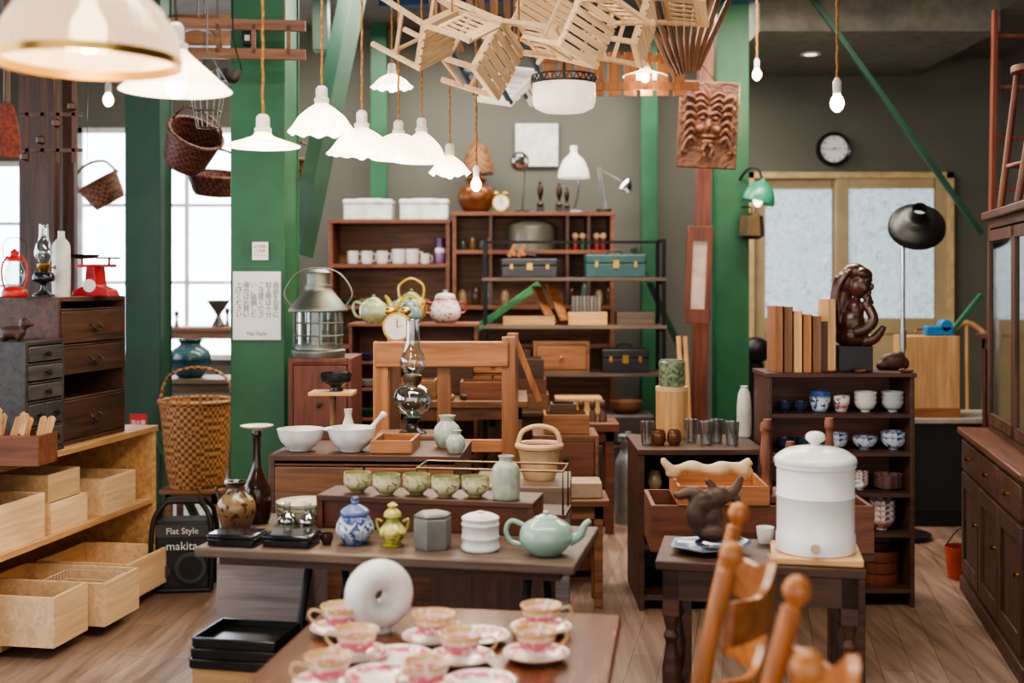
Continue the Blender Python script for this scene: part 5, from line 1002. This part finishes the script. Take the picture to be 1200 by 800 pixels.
def saucerP():
    c1=(214,112,130)
    m,nt,bs=newmat('saucer'); t=nt.nodes.new('ShaderNodeTexCoord'); v=nt.nodes.new('ShaderNodeVectorMath'); v.operation='LENGTH'
    mp=nt.nodes.new('ShaderNodeMapping'); mp.inputs['Scale'].default_value=(1,1,0); nt.links.new(t.outputs['Object'],mp.inputs[0]); nt.links.new(mp.outputs[0],v.inputs[0])
    md=nt.nodes.new('ShaderNodeMath'); md.operation='DIVIDE'; md.inputs[1].default_value=.075; nt.links.new(v.outputs['Value'],md.inputs[0])
    r=ramp(nt,[(0,(240,233,226)),(.6,(240,233,226)),(.66,c1),(.84,c1),(.88,(240,233,226)),(.97,(212,178,120))]); nt.links.new(md.outputs[0],r.inputs[0])
    n=noise(nt,coords(nt,(60,60,60)),1,2,.5); r2=ramp(nt,[(.54,(0,0,0)),(.6,(255,255,255))]); nt.links.new(n.outputs['Fac'],r2.inputs[0]); mx_=nt.nodes.new('ShaderNodeMix'); mx_.data_type='RGBA'
    nt.links.new(r2.outputs[0],mx_.inputs['Factor']); nt.links.new(r.outputs[0],mx_.inputs[6]); mx_.inputs[7].default_value=lin((244,236,228)); nt.links.new(mx_.outputs[2],bs.inputs['Base Color']); bs.inputs['Roughness'].default_value=.15
    return [('s',B().lathe(vessel([(.45,0),(.5,.1),(.85,.6),(1,1)],.07,.016,.0025),n=40),m)]
c0=T('teacup','pink and white porcelain teacup with gold rim','teacup',(0,0,0),teacup(),group='pink teacups on the table')
s0=T('saucer','pink banded porcelain saucer with gold rim','saucer',(0,0,0),saucerP(),group='pink saucers on the table')
spots=[(400,742,PI,1),(418,772,2.8,1),(385,806,3.4,1),(508,752,-.6,1),(540,776,0,1),(500,812,-2.4,1),(562,806,0,0),(628,772,.4,1),(634,741,.3,1),(446,798,0,0),(560,751,0,0),(468,775,0,0)]
for i,(px,py,a,cup) in enumerate(spots):
    x,y_,z=on(px,py,zq+.001)
    if i==0: s0.location=(x,y_,z); c0.location=(x,y_,z+.004); c0.rotation_euler=(0,0,a); continue
    dup(s0,(x,y_,z),rz=a)
    if cup: dup(c0,(x,y_,z+.004),rz=a)
# ================= CHAIRS front right =================
CHM=W('chair',2,.35)
def chairP(m):
    ps=[]
    sw=.2
    ps.append(('seat',B().prism([(-.2,-.21),(.2,-.21),(.18,.19),(-.18,.19)],.03,M4((0,0,.45))),m,{'bev':.008}))
    for sx in(-1,1):
        pts=curve3([(sx*sw*.92,.2,0),(sx*sw*.92,.19,.45),(sx*sw,.22,.75),(sx*sw,.27,.97)],6)
        b=B().tube(pts,[.016]*6+[.018]*7+[.017]*6,12).lathe(solid([(.7,0),(.5,.15),(1,.4),(1.1,.62),(.7,.9),(.0,1)],.021,.06),(sx*sw,.272,.965),20,(-.2,0,0))
        ps.append(('back_post',b,m))
        ps.append(('leg',B().lathe(solid([(.6,0),(.8,.1),(1,.3),(.7,.5),(1,.7),(.8,1)],.019,.435),(sx*.17,-.18,0),16),m))
    for j,(z,hh) in enumerate(((.885,.12),(.74,.085),(.61,.07))):
        vs=[];fs=[];n=25
        for i in range(n):
            u=i/(n-1)*2-1; yy=.19+(z-.45)*.14+.02+.075*(1-u*u); wv=hh/2*(.6+.4*math.cos(u*PI))+ .012*math.cos(u*PI*2)
            for dy,dz in((-.008,-hh/2),(.008,-hh/2),(.014,wv),(-.002,wv)): vs.append((u*sw*.97,yy+dy,z+dz))
        for i in range(n-1):
            for k_ in range(4): a=i*4+k_; b2=i*4+(k_+1)%4; fs.append((a,b2,b2+4,a+4))
        fs.append((0,1,2,3)); e=(n-1)*4; fs.append((e+3,e+2,e+1,e))
        ps.append(('back_slat',B().add(vs,fs),W('chair',0,.3)))
    ps.append(('stretcher',B().tube([(-.17,-.18,.2),(.17,-.18,.2)],.01),m)); ps.append(('stretcher',B().tube([(-.17,-.18,.15),(-.185,.195,.15)],.01),m)); ps.append(('stretcher',B().tube([(.17,-.18,.15),(.185,.195,.15)],.01),m))
    return ps
ch=T('dining_chair','golden brown ladder back dining chair with round finials','chair',(.175,2.45,0),chairP(CHM),rz=-PI/2-.22,group='ladder back chairs at the table')
dup(ch,(.15,1.80,0),rz=-PI/2-.2)
# ================= HANGING CHAIRS =================
def lchair(m,m2):
    sl=B()
    for i in range(6): sl.bx(-.19,.19,-.18+.062*i,-.135+.062*i,.42,.435)
    ps=[('seat',sl,m),('seat_frame',B().bx(-.19,-.165,-.18,.18,.385,.42).bx(.165,.19,-.18,.18,.385,.42).bx(-.165,.165,-.18,-.155,.385,.42).bx(-.165,.165,.155,.18,.385,.42),m)]
    for sx in(-1,1):
        ps.append(('leg',B().beam((sx*.178,-.17,0),(sx*.178,-.165,.42),.028,.028),m2)); ps.append(('leg',B().beam((sx*.178,.2,0),(sx*.178,.16,.42),.028,.028),m2))
        ps.append(('back_post',B().beam((sx*.178,.16,.42),(sx*.178,.22,.78),.028,.028),m2))
    bb=B().bx(-.19,.19,.195,.215,.70,.78).bx(-.165,.165,.18,.195,.5,.53)
    for i in range(5): bb.beam((-.13+.065*i,.185,.5),(-.13+.065*i,.205,.72),.02,.012)
    ps.append(('backrest',bb,m)); ps.append(('rungs',B().bx(-.17,.17,-.175,-.16,.15,.175).bx(-.186,-.17,-.16,.19,.2,.225).bx(.17,.186,-.16,.19,.2,.225),m2))
    return ps
LW=W('light',0)
def place(o,px,py,D,rot,s):
    c=Vector(pt(px,py,D)); o.rotation_euler=rot; o.scale=(s,s,s)
    o.location=c-Euler(rot).to_matrix()@Vector((0,.03*s,.4*s))
hc0=T('slatted_chair','pale slatted wooden chair hanging upside down','chair',(0,0,0),lchair(LW,LW),group='wooden chairs hanging from the ceiling')
lst=[(hc0,585,64,5.0,(PI*.62,.35,1.2),.7)]
for px,py,D,rot,s_ in((512,40,4.5,(PI*.68,-.45,.9),.55),(690,34,4.7,(PI*.6,.3,.75),.58),(755,32,5.4,(PI*.58,.25,1.35),.68),(640,10,5.5,(PI*.4,.5,.2),.6)):
    lst.append((dup(hc0,(0,0,0)),px,py,D,rot,s_))
hc1=T('painted_chair','white slatted chair with dark blue legs hanging','chair',(0,0,0),lchair(W('white',0),P((40,56,72),.5)),group='wooden chairs hanging from the ceiling')
lst.append((hc1,598,96,6.0,(PI*.75,-.2,2.3),.7))
for o,px,py,D,rot,s_ in lst:
    place(o,px,py,D,rot,s_); rope(o,(0,0,.4)); rope(o,(0.1,.16,.43))
D=6.6; rk=B()
for i in range(9): rk.bx(-.3+.09*i,-.235+.09*i,0,.02,0,.24)
rk.bx(-.34,.56,-.02,0,.03,.07).bx(-.34,.56,-.02,0,.18,.22).bx(-.28,-.26,0,.02,.2,3.59-Z(112,D)).bx(.4,.42,0,.02,.2,3.59-Z(112,D))
T('hanging_pallet','reddish brown slatted board rack under ceiling','rack',(X(700,D),D,Z(112,D)),[('r',rk,W('orange',2))])
for i in range(9):
    a=-.45+.11*i
    c=(X(790,5.8)+.02*i,5.75+.045*i,Z(92-3*i,5.8)); ln=3.58-c[2]
    T('wooden_pole','brown wooden pole hanging in a fanned bundle','pole',c,[('p',B().tube([(0,0,0),(math.tan(a)*ln,0,ln)],[.016,.012],8),W('mid',2))],group='bundle of wooden poles')
for i in range(8):
    brace((X(474+18*i,5.6),5.5+.05*i,3.58),pt(512+14*i,34+14*(i%3),5.5+.05*i),.03,.03,'slim wooden stick hanging among the chairs',W('orange' if i%2 else 'mid',2),'wooden_stick')
# ---------------- world, camera ----------------
wd=bpy.data.worlds.new('w'); bpy.context.scene.world=wd; wd.use_nodes=True
bg=wd.node_tree.nodes['Background']; bg.inputs[0].default_value=(1,.96,.91,1); bg.inputs[1].default_value=2.5
def area(loc,sx,sy,e,c=(1,.91,.8)):  # added fill light under the ceiling, stands for no actual fixture
    l=bpy.data.lights.new('fill_light','AREA'); l.shape='RECTANGLE'; l.size=sx; l.size_y=sy; l.energy=e; l.color=c
    o=bpy.data.objects.new('fill_light',l); col.objects.link(o); o.location=loc
area((0,3.0,3.55),3,.6,110); area((.3,6.9,3.38),4,.6,190); area((0,8.9,3.5),3.2,.5,110)
cam=bpy.data.cameras.new('camera'); co=bpy.data.objects.new('camera',cam); col.objects.link(co)
co.location=(0,0,H); co.rotation_euler=(PI/2,0,0); cam.sensor_width=36; cam.lens=F/1200*36; cam.shift_y=-70/1200.0
cam.clip_start=.05
cam.dof.use_dof=True; cam.dof.focus_distance=4.6; cam.dof.aperture_fstop=2.0
bpy.context.scene.camera=co
vs=bpy.context.scene.view_settings
vs.view_transform='AgX'
try: vs.look='AgX - Medium High Contrast'
except Exception: pass
